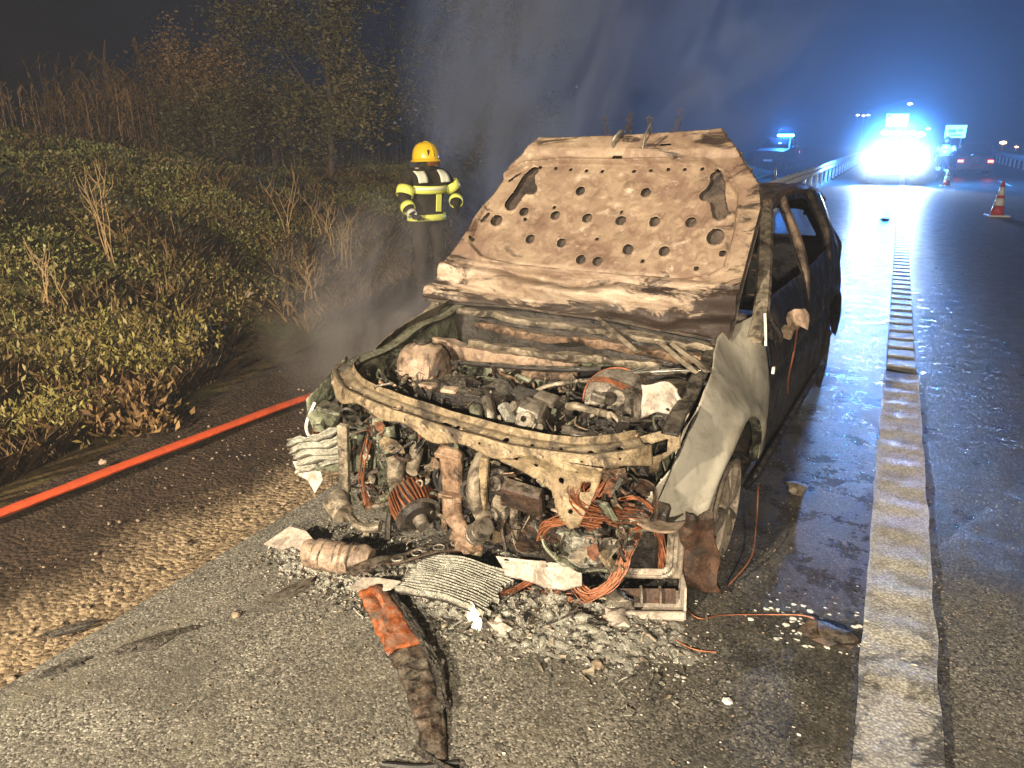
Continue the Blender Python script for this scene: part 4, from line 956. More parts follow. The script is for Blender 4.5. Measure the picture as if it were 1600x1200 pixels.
b = B(); b.tube([(.10, -.43, .72), (.15, -.47, .69)], [.022, .026], 10); b.box((.09, -.46, .655), (.09, .02, .018), (0, .5, .5)); part('sensor_stub', b.crumple(.008, 25), 'pale_alloy', eng)
# front face: pulleys, alternator, exhaust elbow, compressor
for (x, y, z, r_) in ((.10, -.64, .47, .085), (.19, -.63, .52, .05), (.17, -.63, .39, .055)):
    b = B(); b.lathe([(0, .02), (r_*.35, .02), (r_*.4, .03), (r_*.55, .03), (r_*.6, .0), (r_*.85, -.002), (r_*.93, .012), (r_, .006), (r_*.95, -.004), (r_, -.014), (r_*.95, -.024), (r_*.9, -.04)], (x, y, z), (.1, -1, .1), 30); part('pulley', b, 'gray_alloy' if r_ < .06 else 'soot_metal', eng)
b = B(); b.ring((.02, -.62, .44), (.1, -1, .1), .085, .012, 30); b.ring((-.03, -.61, .46), (.1, -1, .1), .07, .010, 26); part('belt_remains', b.crumple(.02, 8), 'black_rubber', eng)
b = B(); b.box((.02, -.665, .53), (.078, .035, .20), (.12, .05, .1), bev=.3); b.box((.02, -.675, .60), (.09, .045, .018), (.12, .05, .1)); b.box((.028, -.68, .445), (.088, .045, .02), (.12, .05, .1)); b.tube(arc([(.03, -.68, .45), (.035, -.69, .38), (.07, -.69, .33), (.12, -.69, .31)], 8), [.036]*9+[.032]*16, 14); part('coolant_elbow', b.crumple(.016, 12), 'tan_metal', eng)
b = B(); b.lump((.09, -.68, .28), (.065, .045, .045), .3, 3, 2, 1.9); part('exhaust_elbow', b, 'tan_metal', eng)
b = B(); b.tube(arc([(.12, -.62, .60), (.13, -.69, .54), (.14, -.69, .44), (.16, -.66, .38)], 6), .028, 10); part('coolant_elbow', b.crumple(.01, 12), 'ash_metal', eng)
al = B(); c0 = Vector((-.17, -.66, .35)); ax = Vector((.75, -.5, -.35)).normalized()
al.lathe([(0, -.08), (.06, -.08), (.075, -.06), (.078, .05), (.06, .075), (0, .08)], c0, ax, 28); alt = part('alternator', al, 'soot_metal', eng)
b = B(); u = ax.orthogonal().normalized(); w_ = ax.cross(u)
for k in range(30):
    a = 2*math.pi*k/30; d = u*math.cos(a)+w_*math.sin(a); b.tube([c0+d*.080-ax*.055, c0+d*.084, c0+d*.080+ax*.05], .0045, 5)
part('stator_winding', b.crumple(.012, 18), 'copper_dark', alt)
b = B()
for k in range(12): b.lathe([(.055, .0), (.088, .001), (.088, .004), (.055, .005)], c0+ax*(.055+.0*k), ax, 24) if k == 0 else None
b.cyl(c0+ax*.08, c0+ax*.12, .03, .026); part('alternator_pulley', b, 'gray_alloy', alt)
b = B(); b.cyl((-.30, -.58, .50), (-.23, -.68, .44), .04, .03); b.cyl((-.20, -.58, .54), (-.16, -.67, .49), .03, .024); b.crumple(.012, 16); part('solenoid', b, 'ash_metal', eng)
b = B(); b.cyl((.14, -.72, .33), (.21, -.74, .40), .035, .03); b.ring((.155, -.725, .345), (.6, -.2, .6), .036, .006); b.ring((.18, -.73, .37), (.6, -.2, .6), .034, .006); part('turbo_clamp', b, 'gray_alloy', eng)
for (c_, s_, r_, m) in (((.30, -.66, .50), (.16, .05, .10), (.3, .1, .1), 'brown_plastic'), ((.33, -.54, .34), (.16, .10, .07), (.3, .4, .3), 'brown_plastic'), ((.24, -.52, .27), (.12, .10, .09), (.5, -.5, .2), 'brown_plastic'), ((.26, -.62, .42), (.03, .04, .26), (.1, .1, .1), 'ash_metal')):
    b = B(); b.box(c_, s_, r_); part('bracket', b.crumple(.02, 9, c_[0]*10), m, eng)

# --- engine bay surround
b = B()
b.lathe([(0, .10), (.035, .10), (.05, .085), (.085, .075), (.11, .045), (.125, .0), (.13, -.08), (.15, -.12)], (-.54, -.06, .70), (0.05, -.1, 1), 36); b.crumple(.008, 9); dome = part('strut_tower', b, 'pink_metal')
b = B(); b.ring((-.54, -.06, .80), (0, 0, 1), .03, .008); b.lump((-.54, -.06, .80), (.03, .03, .012), .2, 1); part('strut_bearing', b, 'soot_metal', dome)
b = B(); b.lathe([(0, .06), (.05, .06), (.09, .05), (.11, .0), (.125, -.10)], (.60, .02, .70), (-.05, -.1, 1), 30); part('strut_tower', b.crumple(.01, 9), 'soot_metal')
b = B(); b.grid(lambda u, v: (.53+.16*u+.01*math.sin(v*5), -.13+.03*math.sin(u*3.14), .68+.12*v-.03*(2*u-1)**2*(v < .5)), 14, 12); part('fluid_reservoir', b.crumple(.022, 11, 9), 'white_ash', solid=.012)
for sgn in (-1, 1):
    b = B(); b.grid(lambda u, v: (sgn*(.78-.10*u*(1-v)-.06*v), -.42+.95*v, .70+.15*v-.30*u+.02*math.sin(v*9)), 12, 34); part('inner_wing', b.crumple(.014, 8, sgn), 'green_metal' if sgn < 0 else 'soot_metal', solid=.003)
    b = B(); b.grid(lambda u, v: (sgn*(.76-.06*u-.07*v), -.40+.90*v, .725+.15*v+.01*math.sin(v*14)), 4, 40); part('wing_rail', b.crumple(.006, 9, sgn+3), 'green_metal' if sgn < 0 else 'soot_metal', solid=.004)
# scuttle: layered pressings in front of the windscreen
def press(path, hgt, dep, mat, seed, name='scuttle_panel', hol=True):
    P = arc(path, 8); b = B(); vs = []
    prof = [(0, 0), (0, hgt), (dep, hgt), (dep, hgt*.35), (dep*1.5, hgt*.3)]
    for i, p in enumerate(P):
        for (dy, dz) in prof: vs.append((p.x, p.y+dy, p.z+dz))
    k_ = len(prof); b.add(vs, [(i*k_+j, (i+1)*k_+j, (i+1)*k_+j+1, i*k_+j+1) for i in range(len(P)-1) for j in range(k_-1)])
    return part(name, b.crumple(.014, 8, seed).crumple(.010, 28, seed), mat, solid=.003)
press([(-.60, .10, .66), (-.3, .04, .66), (.0, .03, .66), (.16, .06, .66)], .11, .05, 'pink_metal', 1)
press([(-.40, .10, .76), (-.1, .08, .76), (.2, .10, .77), (.5, .16, .76)], .028, .04, 'ash_metal', 2)
press([(-.46, .26, .80), (-.1, .22, .80), (.3, .22, .80), (.66, .26, .79)], .03, .05, 'tan_metal', 3)
press([(-.62, .34, .84), (-.2, .31, .845), (.3, .30, .84), (.70, .33, .82)], .025, .05, 'ash_metal', 4)
press([(-.30, .18, .73), (.0, .15, .74), (.35, .15, .75), (.6, .2, .74)], .03, .03, 'green_metal', 5)
b = B(); b.grid(lambda u, v: (-.68+1.36*u, .42+.02*math.sin(u*9), .20+.62*v), 40, 16); part('bulkhead', b.crumple(.03, 6, 3), 'soot_metal', solid=.004)
b = B(); b.grid(lambda u, v: (-.62+.70*u, .02+.02*math.sin(u*7), .56+.14*v), 20, 6); part('heat_shield', b.crumple(.03, 7, 5), 'green_metal', solid=.004)
# wiper arms fallen into the bay
for P in ([(.08, .44, .90), (.20, .32, .885), (.42, .10, .85)], [(.47, .22, .87), (.58, .10, .86), (.70, -.02, .835)], [(.54, .18, .88), (.66, .07, .86), (.735, .0, .84)]):
    b = B(); b.tube(arc(P, 4), [.016]*4+[.018]*4+[.014], 4, flat=.5); part('wiper_arm', b.crumple(.006, 9), 'ash_metal')
b = B()
for k in range(5): b.tube([(.42+.1*k*.2, -.10+.02*k, .80), (.50+.06*k, .0+.02*k, .825)], .004, 5)
part('brake_line', b.crumple(.02, 10), 'steel')
# brake servo
b = B(); b.lathe([(0, .07), (.03, .07), (.05, .05), (.09, .045), (.125, .02), (.132, .0), (.125, -.02), (.10, -.05), (0, -.06)], (.42, -.10, .70), (.35, -.85, .5), 40); b.crumple(.006, 10); servo = part('brake_servo', b, 'gray_alloy')
b = B(); b.ring((.42, -.10, .70), (.35, -.85, .5), .131, .005, 40); b.ring((.425, -.12, .71), (.35, -.85, .5), .108, .004, 40); part('servo_seam', b, 'copper_dark', servo)
b = B(); b.cyl((.40, -.20, .735), (.42, -.14, .72), .026, .03); b.box((.39, -.22, .745), (.06, .03, .035), (.3, .2, .3)); part('master_cylinder', b.crumple(.008, 16), 'gray_alloy', servo)
# charred battery, perforated heat shields and loose char
b = B(); rs = np.random.RandomState(3)
for k in range(150): b.lump((rs.uniform(.34, .66), rs.uniform(-.46, -.18), .60+rs.uniform(-.02, .07)), (rs.uniform(.012, .035),)*3, .5, 1, k)
tag(part('charred_battery', b, 'char'), kind='stuff')
for (x0, y0, z0, w_, h_) in ((-.60, -.40, .60, .26, .16), (-.40, -.56, .52, .16, .12)):
    hl = [(.02+.02*i+(.01 if j % 2 else 0), .015+.017*j) for i in range(int(w_/.02)-1) for j in range(int(h_/.017)-1)]
    b = cutsheet((0, 0), (w_, h_), .0052, lambda P: np.maximum.reduce([sd_poly(P, [(0, .01), (w_*.5, 0), (w_, .02), (w_*.95, h_), (.1*w_, h_*.9)])]+[-sd_circ(P, q, .0058) for q in hl]), lambda P: np.stack([x0+P[..., 0], y0+.25*P[..., 1]+.02*np.sin(P[..., 0]*20), z0+P[..., 1]*.8-.2*P[..., 0]], -1))
    part('perforated_shield', b, 'green_metal', solid=.002)

# unnumbered scrap left by the fire: bent tubes, tabs, rings, crumbs
def scrap(n_, lo, hi, seed, smin_=.012, smax_=.05):
    r = random.Random(seed); b = B()
    for k in range(n_):
        c = Vector((r.uniform(lo[0], hi[0]), r.uniform(lo[1], hi[1]), r.uniform(lo[2], hi[2]))); q = r.random(); s_ = r.uniform(smin_, smax_)
        rot = (r.uniform(0, 6), r.uniform(0, 6), r.uniform(0, 6)); bb = B()
        if q < .25: bb.box(c, (s_*r.uniform(.5, 1.6), s_*r.uniform(.2, .9), s_*r.uniform(.1, .7)), rot)
        elif q < .5:
            d = Vector((r.uniform(-1, 1), r.uniform(-1, 1), r.uniform(-.7, .7)))*s_*1.8; m = c+Vector((r.uniform(-1, 1), r.uniform(-1, 1), r.uniform(-1, 1)))*s_
            bb.tube(arc([c-d, m, c+d], 4), s_*r.uniform(.06, .22), 6)
        elif q < .62: bb.ring(c, (r.uniform(-1, 1), -1, r.uniform(-1, 1)), s_*.6, s_*.14, 12, 5)
        elif q < .85:
            e1 = Vector((r.uniform(-1, 1), r.uniform(-1, 1), r.uniform(-1, 1))); e2 = Vector((r.uniform(-1, 1), r.uniform(-1, 1), r.uniform(-1, 1)))
            m = r.randint(4, 7); bb.plate([(s_*1.2*math.cos(6.28*i/m)*r.uniform(.5, 1.2), s_*math.sin(6.28*i/m)*r.uniform(.4, 1)) for i in range(m)], .003, c, e1, e1.cross(e2))
        else: bb.lump(c, (s_*.5, s_*.4, s_*.35), .5, 1, k)
        b.merge(bb.crumple(s_*.25, 1/s_*.7, k))
    return b
for sd_, mat, n_ in ((6, 'tan_metal', 60), (7, 'char', 120), (1, 'soot_metal', 200), (2, 'ash_metal', 90), (3, 'green_metal', 80), (4, 'gray_alloy', 60), (5, 'pink_metal', 40)):
    tag(part('engine_scrap', scrap(n_, (-.64, -.52, .60), (.64, .12, .71), sd_), mat), kind='stuff')
for sd_, mat, n_ in ((21, 'soot_metal', 130), (22, 'green_metal', 70), (23, 'char', 90), (24, 'tan_metal', 60)):
    tag(part('front_scrap', scrap(n_, (-.56, -.42, .06), (.60, -.10, .28), sd_, .02, .07), mat), kind='stuff')
for sd_, mat, n_ in ((17, 'tan_metal', 70), (18, 'beam_metal', 40), (11, 'soot_metal', 200), (12, 'brown_plastic', 90), (13, 'ash_metal', 90), (14, 'gray_alloy', 60), (15, 'green_metal', 70), (16, 'rust', 50)):
    tag(part('front_scrap', scrap(n_, (-.60, -.66, .28), (.66, -.40, .62), sd_, .015, .055), mat), kind='stuff')

# copper looms
def loom(name, path, n_, spread, mat, parent, r_=.0022, seed=0, fray=.4):
    rg = random.Random(seed); b = B(); base = arc(path, 6); N = len(base)
    for k in range(n_):
        o0 = Vector((rg.gauss(0, 1), rg.gauss(0, 1), rg.gauss(0, 1)))*spread; o1 = Vector((rg.gauss(0, 1), rg.gauss(0, 1), rg.gauss(0, 1)))*spread
        pts = []
        i0 = int(rg.random()*fray*N*.4); i1 = N-int(rg.random()*fray*N*.4)
        for i in range(i0, max(i0+3, i1)):
            i = min(i, N-1); t = i/(N-1); pts.append(base[i]+o0*(1-t)+o1*t+mnoise.noise_vector(base[i]*14+Vector((k*3.1, k, 0)))*spread*.9)
        b.tube(pts, r_, 4)
    return part(name, b, mat, parent) if parent else obj(name, b, mat)
loom('wiring_loom', [(.36, -.64, .34), (.41, -.68, .43), (.50, -.66, .46), (.58, -.62, .45)], 26, .010, 'copper', car, seed=1)
loom('wiring_loom', [(.52, -.58, .60), (.50, -.66, .56), (.56, -.66, .52), (.68, -.58, .50)], 22, .018, 'copper_dark', car, seed=2)
loom('wiring_loom', [(.58, -.50, .62), (.56, -.60, .54), (.52, -.62, .46)], 16, .014, 'copper', car, seed=3)
loom('wiring_loom', [(.58, -.52, .50), (.66, -.50, .52), (.72, -.48, .46), (.66, -.52, .40), (.58, -.54, .42)], 8, .008, 'copper', car, seed=4)
loom('wiring_loom', [(-.78, -.52, .50), (-.72, -.60, .47), (-.62, -.58, .52)], 10, .008, 'copper', car, seed=5)
loom('wiring_loom', [(-.42, -.60, .56), (-.40, -.68, .42), (-.36, -.70, .30)], 8, .010, 'copper_dark', car, seed=6)
loom('wiring_loom', [(.30, -.10, .76), (.40, -.16, .80), (.47, -.12, .76)], 6, .008, 'copper', car, seed=7)
# right headlamp bowl and tray below it
b = B(); b.lathe([(.0, -.04), (.05, -.03), (.075, .0), (.085, .03), (.08, .035), (.06, .01)], (.66, -.46, .48), (-.1, -1, .35), 30); b.box((.70, -.44, .45), (.12, .08, .06), (.1, .2, .2)); part('lamp_bowl', b.crumple(.014, 12), 'brown_plastic')
b = B(); b.grid(lambda u, v: (.40+.42*u, -.62+.10*v+.08*u, .46-.03*math.sin(u*9)*.6-.015*v), 24, 6); part('lamp_tray', b.crumple(.012, 10), 'pink_metal', solid=.006)
b = B(); b.box((.45, -.46, .27), (.17, .16, .17), (.12, .08, .30)); b.box((.46, -.52, .355), (.15, .10, .02), (.3, .1, .3)); part('crash_box', b.crumple(.012, 9, 8), 'pale_alloy')
# ---------------------------------------------------------------- debris on the road in front of the car (world frame)
def thing(name, b, mat, label, cat, group=None, **k): return tag(obj(name, b, mat, **k), label, cat, group)
# ash and slag heap
def heap(u, v):
    x = -2.15+1.95*u; y = 1.66+.85*v
    c = math.exp(-(((x+1.20)/.62)**2+((y-2.14)/.19)**2))+.6*math.exp(-(((x+1.85)/.28)**2+((y-2.05)/.16)**2))+.5*math.exp(-(((x+.75)/.3)**2+((y-2.2)/.2)**2))
    n = mnoise.noise(Vector((x*9, y*9, 0)))*.5+mnoise.noise(Vector((x*24, y*24, 3)))*.4+mnoise.noise(Vector((x*55, y*55, 5)))*.3
    return (x, y, -.012+.050*c*(1+.9*n)+.008*n)
b = B(); b.grid(heap, 300, 140); tag(obj('ash_heap', b, 'ash_heap'), 'heap of grey ash and melted alloy in front of the car', 'ash', kind='stuff')
rg = np.random.RandomState(9)
for mat, n_, s0, s1, sd_, lab in (('white_ash', 150, .005, .016, 31, 'pale ash flakes scattered over the heap'), ('ash_metal', 150, .008, .026, 32, 'small burnt metal crumbs on the ash heap'), ('char', 150, .010, .032, 33, 'black charred crumbs among the ash'), ('pale_alloy', 230, .007, .024, 34, 'splashes of once molten alloy on the ash heap')):
    r = random.Random(sd_); b = B()
    for k in range(n_):
        while True:
            x, y = r.gauss(-1.22, .42), r.gauss(2.12, .14)
            if -2.2 < x < -.3 and 1.78 < y < 2.45: break
        z = heap((x+2.15)/1.95, (y-1.66)/.85)[2]; z = max(z, .006)
        s_ = r.uniform(s0, s1); bb = scrap(1, (x, y, z+s_*.15), (x+.001, y, z+s_*.16), r.random(), s_, s_*1.2); b.merge(bb)
    tag(obj('ash_flakes', b, mat), lab, 'ash flakes', kind='stuff')

for mat, n_, sz_, lab in (('white_ash', 3200, .0048, 'whitish ash crumbs sprinkled over the debris'), ('pale_alloy', 3000, .0065, 'grey slag crumbs sprinkled over the debris'), ('char', 1500, .0060, 'black cinder crumbs sprinkled over the debris')):
    rng = np.random.RandomState(len(lab)); X = np.concatenate([rng.normal(-1.20, .38, n_*3//4), rng.normal(-1.80, .16, n_//4)]); Y = np.concatenate([rng.normal(2.13, .13, n_*3//4), rng.normal(2.02, .08, n_//4)])
    k = (X > -2.2) & (X < -.25) & (Y > 1.80) & (Y < 2.5); X, Y = X[k], Y[k]
    Z = np.array([max(.006, heap((x+2.15)/1.95, (y-1.66)/.85)[2]) for x, y in zip(X, Y)])
    stones('ash_crumbs', X, Y, Z+.002, sz_*(.35+1.3*rng.rand(len(X))**4), mat, .5, label=lab, jag=1.3)['category'] = 'ash crumbs'
rng = np.random.RandomState(41); X = np.concatenate([rng.normal(-1.05, .24, 110), rng.normal(-1.72, .10, 30)]); Y = np.concatenate([rng.normal(2.12, .10, 110), rng.normal(2.06, .07, 30)])
Z = np.array([heap((x+2.15)/1.95, (y-1.66)/.85)[2] for x, y in zip(X, Y)])
stones('slag_lumps', X, Y, Z+.004, .008+.022*rng.rand(140)**2, 'pale_alloy', .7, label='lumps of pale melted alloy bedded in the ash heap', jag=.9)['category'] = 'slag'
# finned radiator core, sagging
e = empty('radiator_core', (-1.27, 2.08, .04), R(2), 'crumbling pale finned radiator core lying on the ash heap', 'radiator')
sag = lambda x, y: .045*math.exp(-((x/.22)**2))+.018*mnoise.noise(Vector((x*9, y*9, 1)))
for k in range(17):
    y = -.125+.0156*k; b = B(); L0 = -.20+.03*mnoise.noise(Vector((k*.6, 0, 0))); L1 = .17+.05*mnoise.noise(Vector((k*.7, 5, 0)))
    pts = [(L0+(L1-L0)*i/12, y+.007*mnoise.noise(Vector((i*.5, k*.35, 0))), sag(L0+(L1-L0)*i/12, y)+.006) for i in range(13)]
    b.tube(pts, .0028, 4, flat=4.5); obj('fin', b, 'pale_alloy', e)
b = B(); b.grid(lambda u, v: (-.20+.36*u, -.13+.26*v, sag(-.2+.36*u, -.13+.26*v)-.010), 16, 12); obj('core_bed', b, 'char', e, solid=.006)
b = B(); b.box((-.20, 0, .02), (.03, .24, .035)); obj('end_tank', b.crumple(.02, 12), 'pale_alloy', e)
# orange and charred bumper strip, in two pieces hanging together
e = empty('bumper_strip', (-1.2, 1.7, 0), 0, 'long bumper strip, orange at the top and charred black below, lying towards the viewer', 'bumper strip')
def strip(path, w0, w1, mat, name, seed, lift=.03):
    P = arc(path, 9); b = B(); vs = []; n_ = len(P); M_ = 8
    for i, p in enumerate(P):
        t = (P[min(i+1, n_-1)]-P[max(i-1, 0)]).normalized(); s_ = Vector((t.y, -t.x, 0)); w_ = w0+(w1-w0)*i/(n_-1)
        for j in range(M_+1):
            q = j/M_*2-1; edge = w_*(1+.12*mnoise.noise(Vector((i*.7, q*2, seed))))
            vs.append(p+s_*q*edge+Vector((0, 0, lift*(1-abs(q)**2.5)+.012*mnoise.noise(Vector((i*.5, j*.6, seed))))))
    b.add(vs, [(i*(M_+1)+j, (i+1)*(M_+1)+j, (i+1)*(M_+1)+j+1, i*(M_+1)+j+1) for i in range(n_-1) for j in range(M_)])
    return obj(name, b.crumple(.006, 22, seed), mat, e, solid=.005)
strip([(-.345, .20, .075), (-.20, .105, .05), (-.06, .01, .035)], .050, .064, 'orange_plastic', 'orange_section', 1, .006)
strip([(-.085, .03, .028), (.0, -.035, .026), (.10, -.13, .020), (.20, -.235, .016), (.27, -.33, .008)], .066, .034, 'brown_plastic', 'charred_section', 2, .005)
strip([(-.27, .22, .05), (-.10, .12, .04), (.08, -.02, .03), (.20, -.16, .02)], .022, .014, 'char', 'edge_lip', 3, .01)
b = B(); b.plate([(0, 0), (.09, -.03), (.14, -.035), (.15, -.05), (.05, -.03), (-.01, -.015)], .008, (.20, -.31, .012), (1, .1, 0), (0, 1, 0)); obj('end_tab', b.crumple(.006, 20), 'char', e)
b = B(); b.tube(arc([(.14, -.40, .006), (.24, -.36, .006), (.33, -.30, .008)], 5), .007, 6); obj('trim_strand', b, 'black_rubber', e)
# brown grille frame with oval openings
e = empty('grille_frame', (-1.50, 2.14, .06), R(48), 'dark brown grille bar with oval openings lying across the ash', 'grille')
hol = [((-.02, .0), (.03, 0), .018), ((.08, .0), (.11, 0), .018), ((.155, .0), (.185, 0), .018)]
b = cutsheet((-.27, -.04), (.27, .04), .006, lambda P: np.maximum.reduce([sd_poly(P, [(-.26, -.03), (.25, -.035), (.26, .03), (.0, .036), (-.27, .03)])]+[-sd_caps(P, *h) for h in hol]), lambda P: np.stack([P[..., 0], P[..., 1], .03+.10*(P[..., 0]+.25)*.5+.006*np.sin(P[..., 0]*30)+vnoise(P, 12, 2)*.012], -1)); obj('bar', b, 'brown_plastic', e, solid=.010)
for (a, c, r_) in hol:
    b = B(); b.ring((sum(x for x in (a[0], c[0]))/2, 0, .036+.05*(a[0]+.25)), (0, 0, 1), .022, .003, 22); obj('oval_rim', b, 'pale_alloy', e)
b = B(); b.ring((-.075, -.005, .04), (0, .2, 1), .022, .005, 20); obj('grille_ring', b, 'pale_alloy', e)
# white plate and air-con cylinder on the left
b = B(); b.plate([(-.11, -.05), (-.05, .055), (.02, .05), (.09, .035), (.12, 0), (.10, -.05), (.02, -.035), (-.03, -.05)], .010, (-2.08, 2.07, .05), (1, .1, -.05), (0, 1, .35)); thing('torn_plate', b.crumple(.018, 12), 'white_ash', 'pale torn plate with a slot at the far left of the debris', 'metal plate')
e = empty('scorched_canister', (-1.80, 2.03, .0), 0, 'pinkish scorched ribbed canister lying beside the pale torn plate', 'canister')
b = B(); b.lathe([(0, -.15), (.045, -.15), (.055, -.13), (.055, -.10), (.065, -.09), (.068, .02), (.058, .03), (.058, .11), (.045, .14), (0, .145)], (0, 0, .065), (.97, .22, .0), 30); obj('shell', b.crumple(.014, 10), 'pink_metal', e)
for q in (-.06, .0, .06):
    b = B(); b.ring(Vector((0, 0, .065))+Vector((.97, .22, 0)).normalized()*q, (.97, .22, 0), .067, .004, 30); obj('band', b.crumple(.008, 12), 'ash_metal', e)
b = B(); b.plate([(-.10, -.03), (-.02, -.035), (.10, .01), (.09, .05), (.0, .03), (-.09, .0)], .006, (-1.87, 1.82, .012), (.55, .8, .02), (-.8, .55, .03)); thing('grey_sliver', b.crumple(.008, 14), 'gray_alloy', 'flat grey metal sliver on the tarmac left of the ash heap', 'metal sliver')
b = B(); b.plate([(-.08, -.02), (.0, -.045), (.09, -.01), (.10, .03), (.02, .035), (-.05, .02)], .005, (-1.56, 1.93, .075), (1, .15, .1), (0, 1, .3)); thing('curled_foil', b.crumple(.022, 14, 3), 'white_ash', 'curled pale scrap lying over the top of the orange strip', 'metal scrap')
# white plate in the middle with black box behind
b = cutsheet((-.17, -.07), (.17, .07), .007, lambda P: np.maximum.reduce([sd_poly(P, [(-.155, .05), (-.06, .05), (.155, .058), (.155, -.03), (.10, -.055), (.02, -.06), (-.02, -.045), (-.12, -.03), (-.135, .01)]), -sd_caps(P, (-.12, .04), (-.11, .04), .005), -sd_circ(P, (.03, .035), .003), -sd_circ(P, (.13, .035), .003)]), lambda P: np.stack([P[..., 0]*1.02-.985, 2.19+P[..., 0]*.25-.08*P[..., 1]+vnoise(P, 9, 2)*.014, .135+P[..., 1]*1.05], -1)); thing('white_plate', b, 'white_ash', 'upright whitish plate with ragged lower edge in the middle of the debris', 'metal plate', solid=.006)
b = B(); b.box((-.985, 2.345, .125), (.27, .11, .08), (.15, 0, .3)); b.lump((-1.0, 2.35, .165), (.11, .05, .025), .25, 2, 4); thing('black_module', b.crumple(.012, 12), 'char', 'black melted module behind the whitish plate', 'module')
# square lamp frame standing on edge, and the bright tray under it
e = empty('square_frame', (-.635, 2.40, .015), R(24), 'upright square scorched frame with ribbed border at the right of the debris', 'frame')
def rr_sd(P, w_, h_, r_): q = np.abs(P)-np.array([w_-r_, h_-r_]); return np.hypot(np.maximum(q[..., 0], 0), np.maximum(q[..., 1], 0))+np.minimum(np.maximum(q[..., 0], q[..., 1]), 0)-r_
def fr(P):
    d = rr_sd(P, .07, .075, .02); rl = .010*np.exp(-((d-.018)/.006)**2)+.008*np.exp(-((d-.038)/.006)**2)
    return np.stack([P[..., 0], -rl+.10*P[..., 1]*.5, .20+P[..., 1]], -1)
b = cutsheet((-.145, -.125), (.145, .125), .006, lambda P: np.maximum(rr_sd(P, .135, .115, .01), -rr_sd(P, .072, .077, .02)), fr); obj('frame', b, 'wheel_alloy', e, solid=.010)
b = B(); b.box((-.02, .05, .16), (.14, .09, .16), (.1, 0, 0)); obj('inner_box', b.crumple(.02, 10), 'char', e)
e = empty('lamp_tray', (-.60, 2.34, 0), R(24), 'bright tray with two clips lying open below the square frame', 'tray')
b = B(); b.plate([(-.12, -.07), (.12, -.07), (.12, .07), (-.12, .07)], .008, (0, 0, .022), (1, 0, 0), (0, 1, .25)); obj('base', b, 'white_ash', e)
b = B(); b.plate([(-.12, 0), (.10, 0), (.10, .055), (-.12, .05)], .010, (0, .0, .03), (1, 0, 0), (0, .6, 1)); obj('back_wall', b, 'liner_rust', e)
b = B(); b.plate([(-.07, 0), (.07, 0), (.075, .11), (-.02, .10)], .008, (.122, 0, .012), (0, 1, 0), (.05, 0, 1)); obj('side_wall', b, 'white_ash', e)
b = B(); b.box((0, -.072, .03), (.24, .012, .03)); obj('front_rim', b.crumple(.006, 12), 'white_ash', e)
for q in (-.03, .04): b = B(); b.tube(arc([(q, .02, .09), (q, -.005, .075), (q, -.02, .04)], 4), .006, 6); obj('clip', b, 'gray_alloy', e)
# copper looms lying in the debris
for nm, path, n_, sp, mat, lab in (('copper_loom', [(-.64, 2.38, .36), (-.68, 2.33, .26), (-.71, 2.27, .14), (-.79, 2.23, .07), (-.87, 2.25, .10)], 36, .011, 'copper', 'thick looping bundle of bare copper wire through the square frame'),
        ('copper_loom', [(-1.02, 2.24, .07), (-1.08, 2.16, .05), (-1.16, 2.06, .035)], 22, .008, 'copper_dark', 'dark copper bundle running from under the whitish plate to the ash'),
        ('copper_loom', [(-1.02, 2.18, .04), (-.93, 2.20, .05), (-.86, 2.20, .05)], 34, .012, 'copper', 'short frayed copper bundle below the whitish plate'),
        ('copper_loom', [(-.63, 2.46, .30), (-.60, 2.45, .22), (-.58, 2.44, .13)], 20, .010, 'copper', 'copper strands hanging inside the square frame')):
    o = loom(nm, path, n_, sp, mat, None, seed=len(lab)); tag(o, lab, 'wire')
for path, lab in (([(-.88, 2.30, .12), (-.87, 2.22, .05), (-.89, 2.12, .012)], 'single copper wire standing out of the debris below the whitish plate'), ([(-.50, 2.42, .02), (-.42, 2.36, .01), (-.34, 2.42, .01), (-.18, 2.50, .012), (-.06, 2.52, .03), (.02, 2.50, .008)], 'thin copper wire trailing from the tray towards the edge line'),
        ([(-.66, 2.22, .012), (-.52, 2.22, .01), (-.40, 2.18, .01), (-.32, 2.20, .008)], 'thin wire lying on the tarmac right of the pale lump'), ([(-.33, 2.95, .30), (-.31, 2.85, .18), (-.30, 2.72, .10), (-.36, 2.60, .02)], 'thin wire hanging beside the front wheel')):
    b = B(); b.tube(arc(path, 6), .0028, 5); thing('copper_wire', b, 'copper_dark', lab, 'wire')
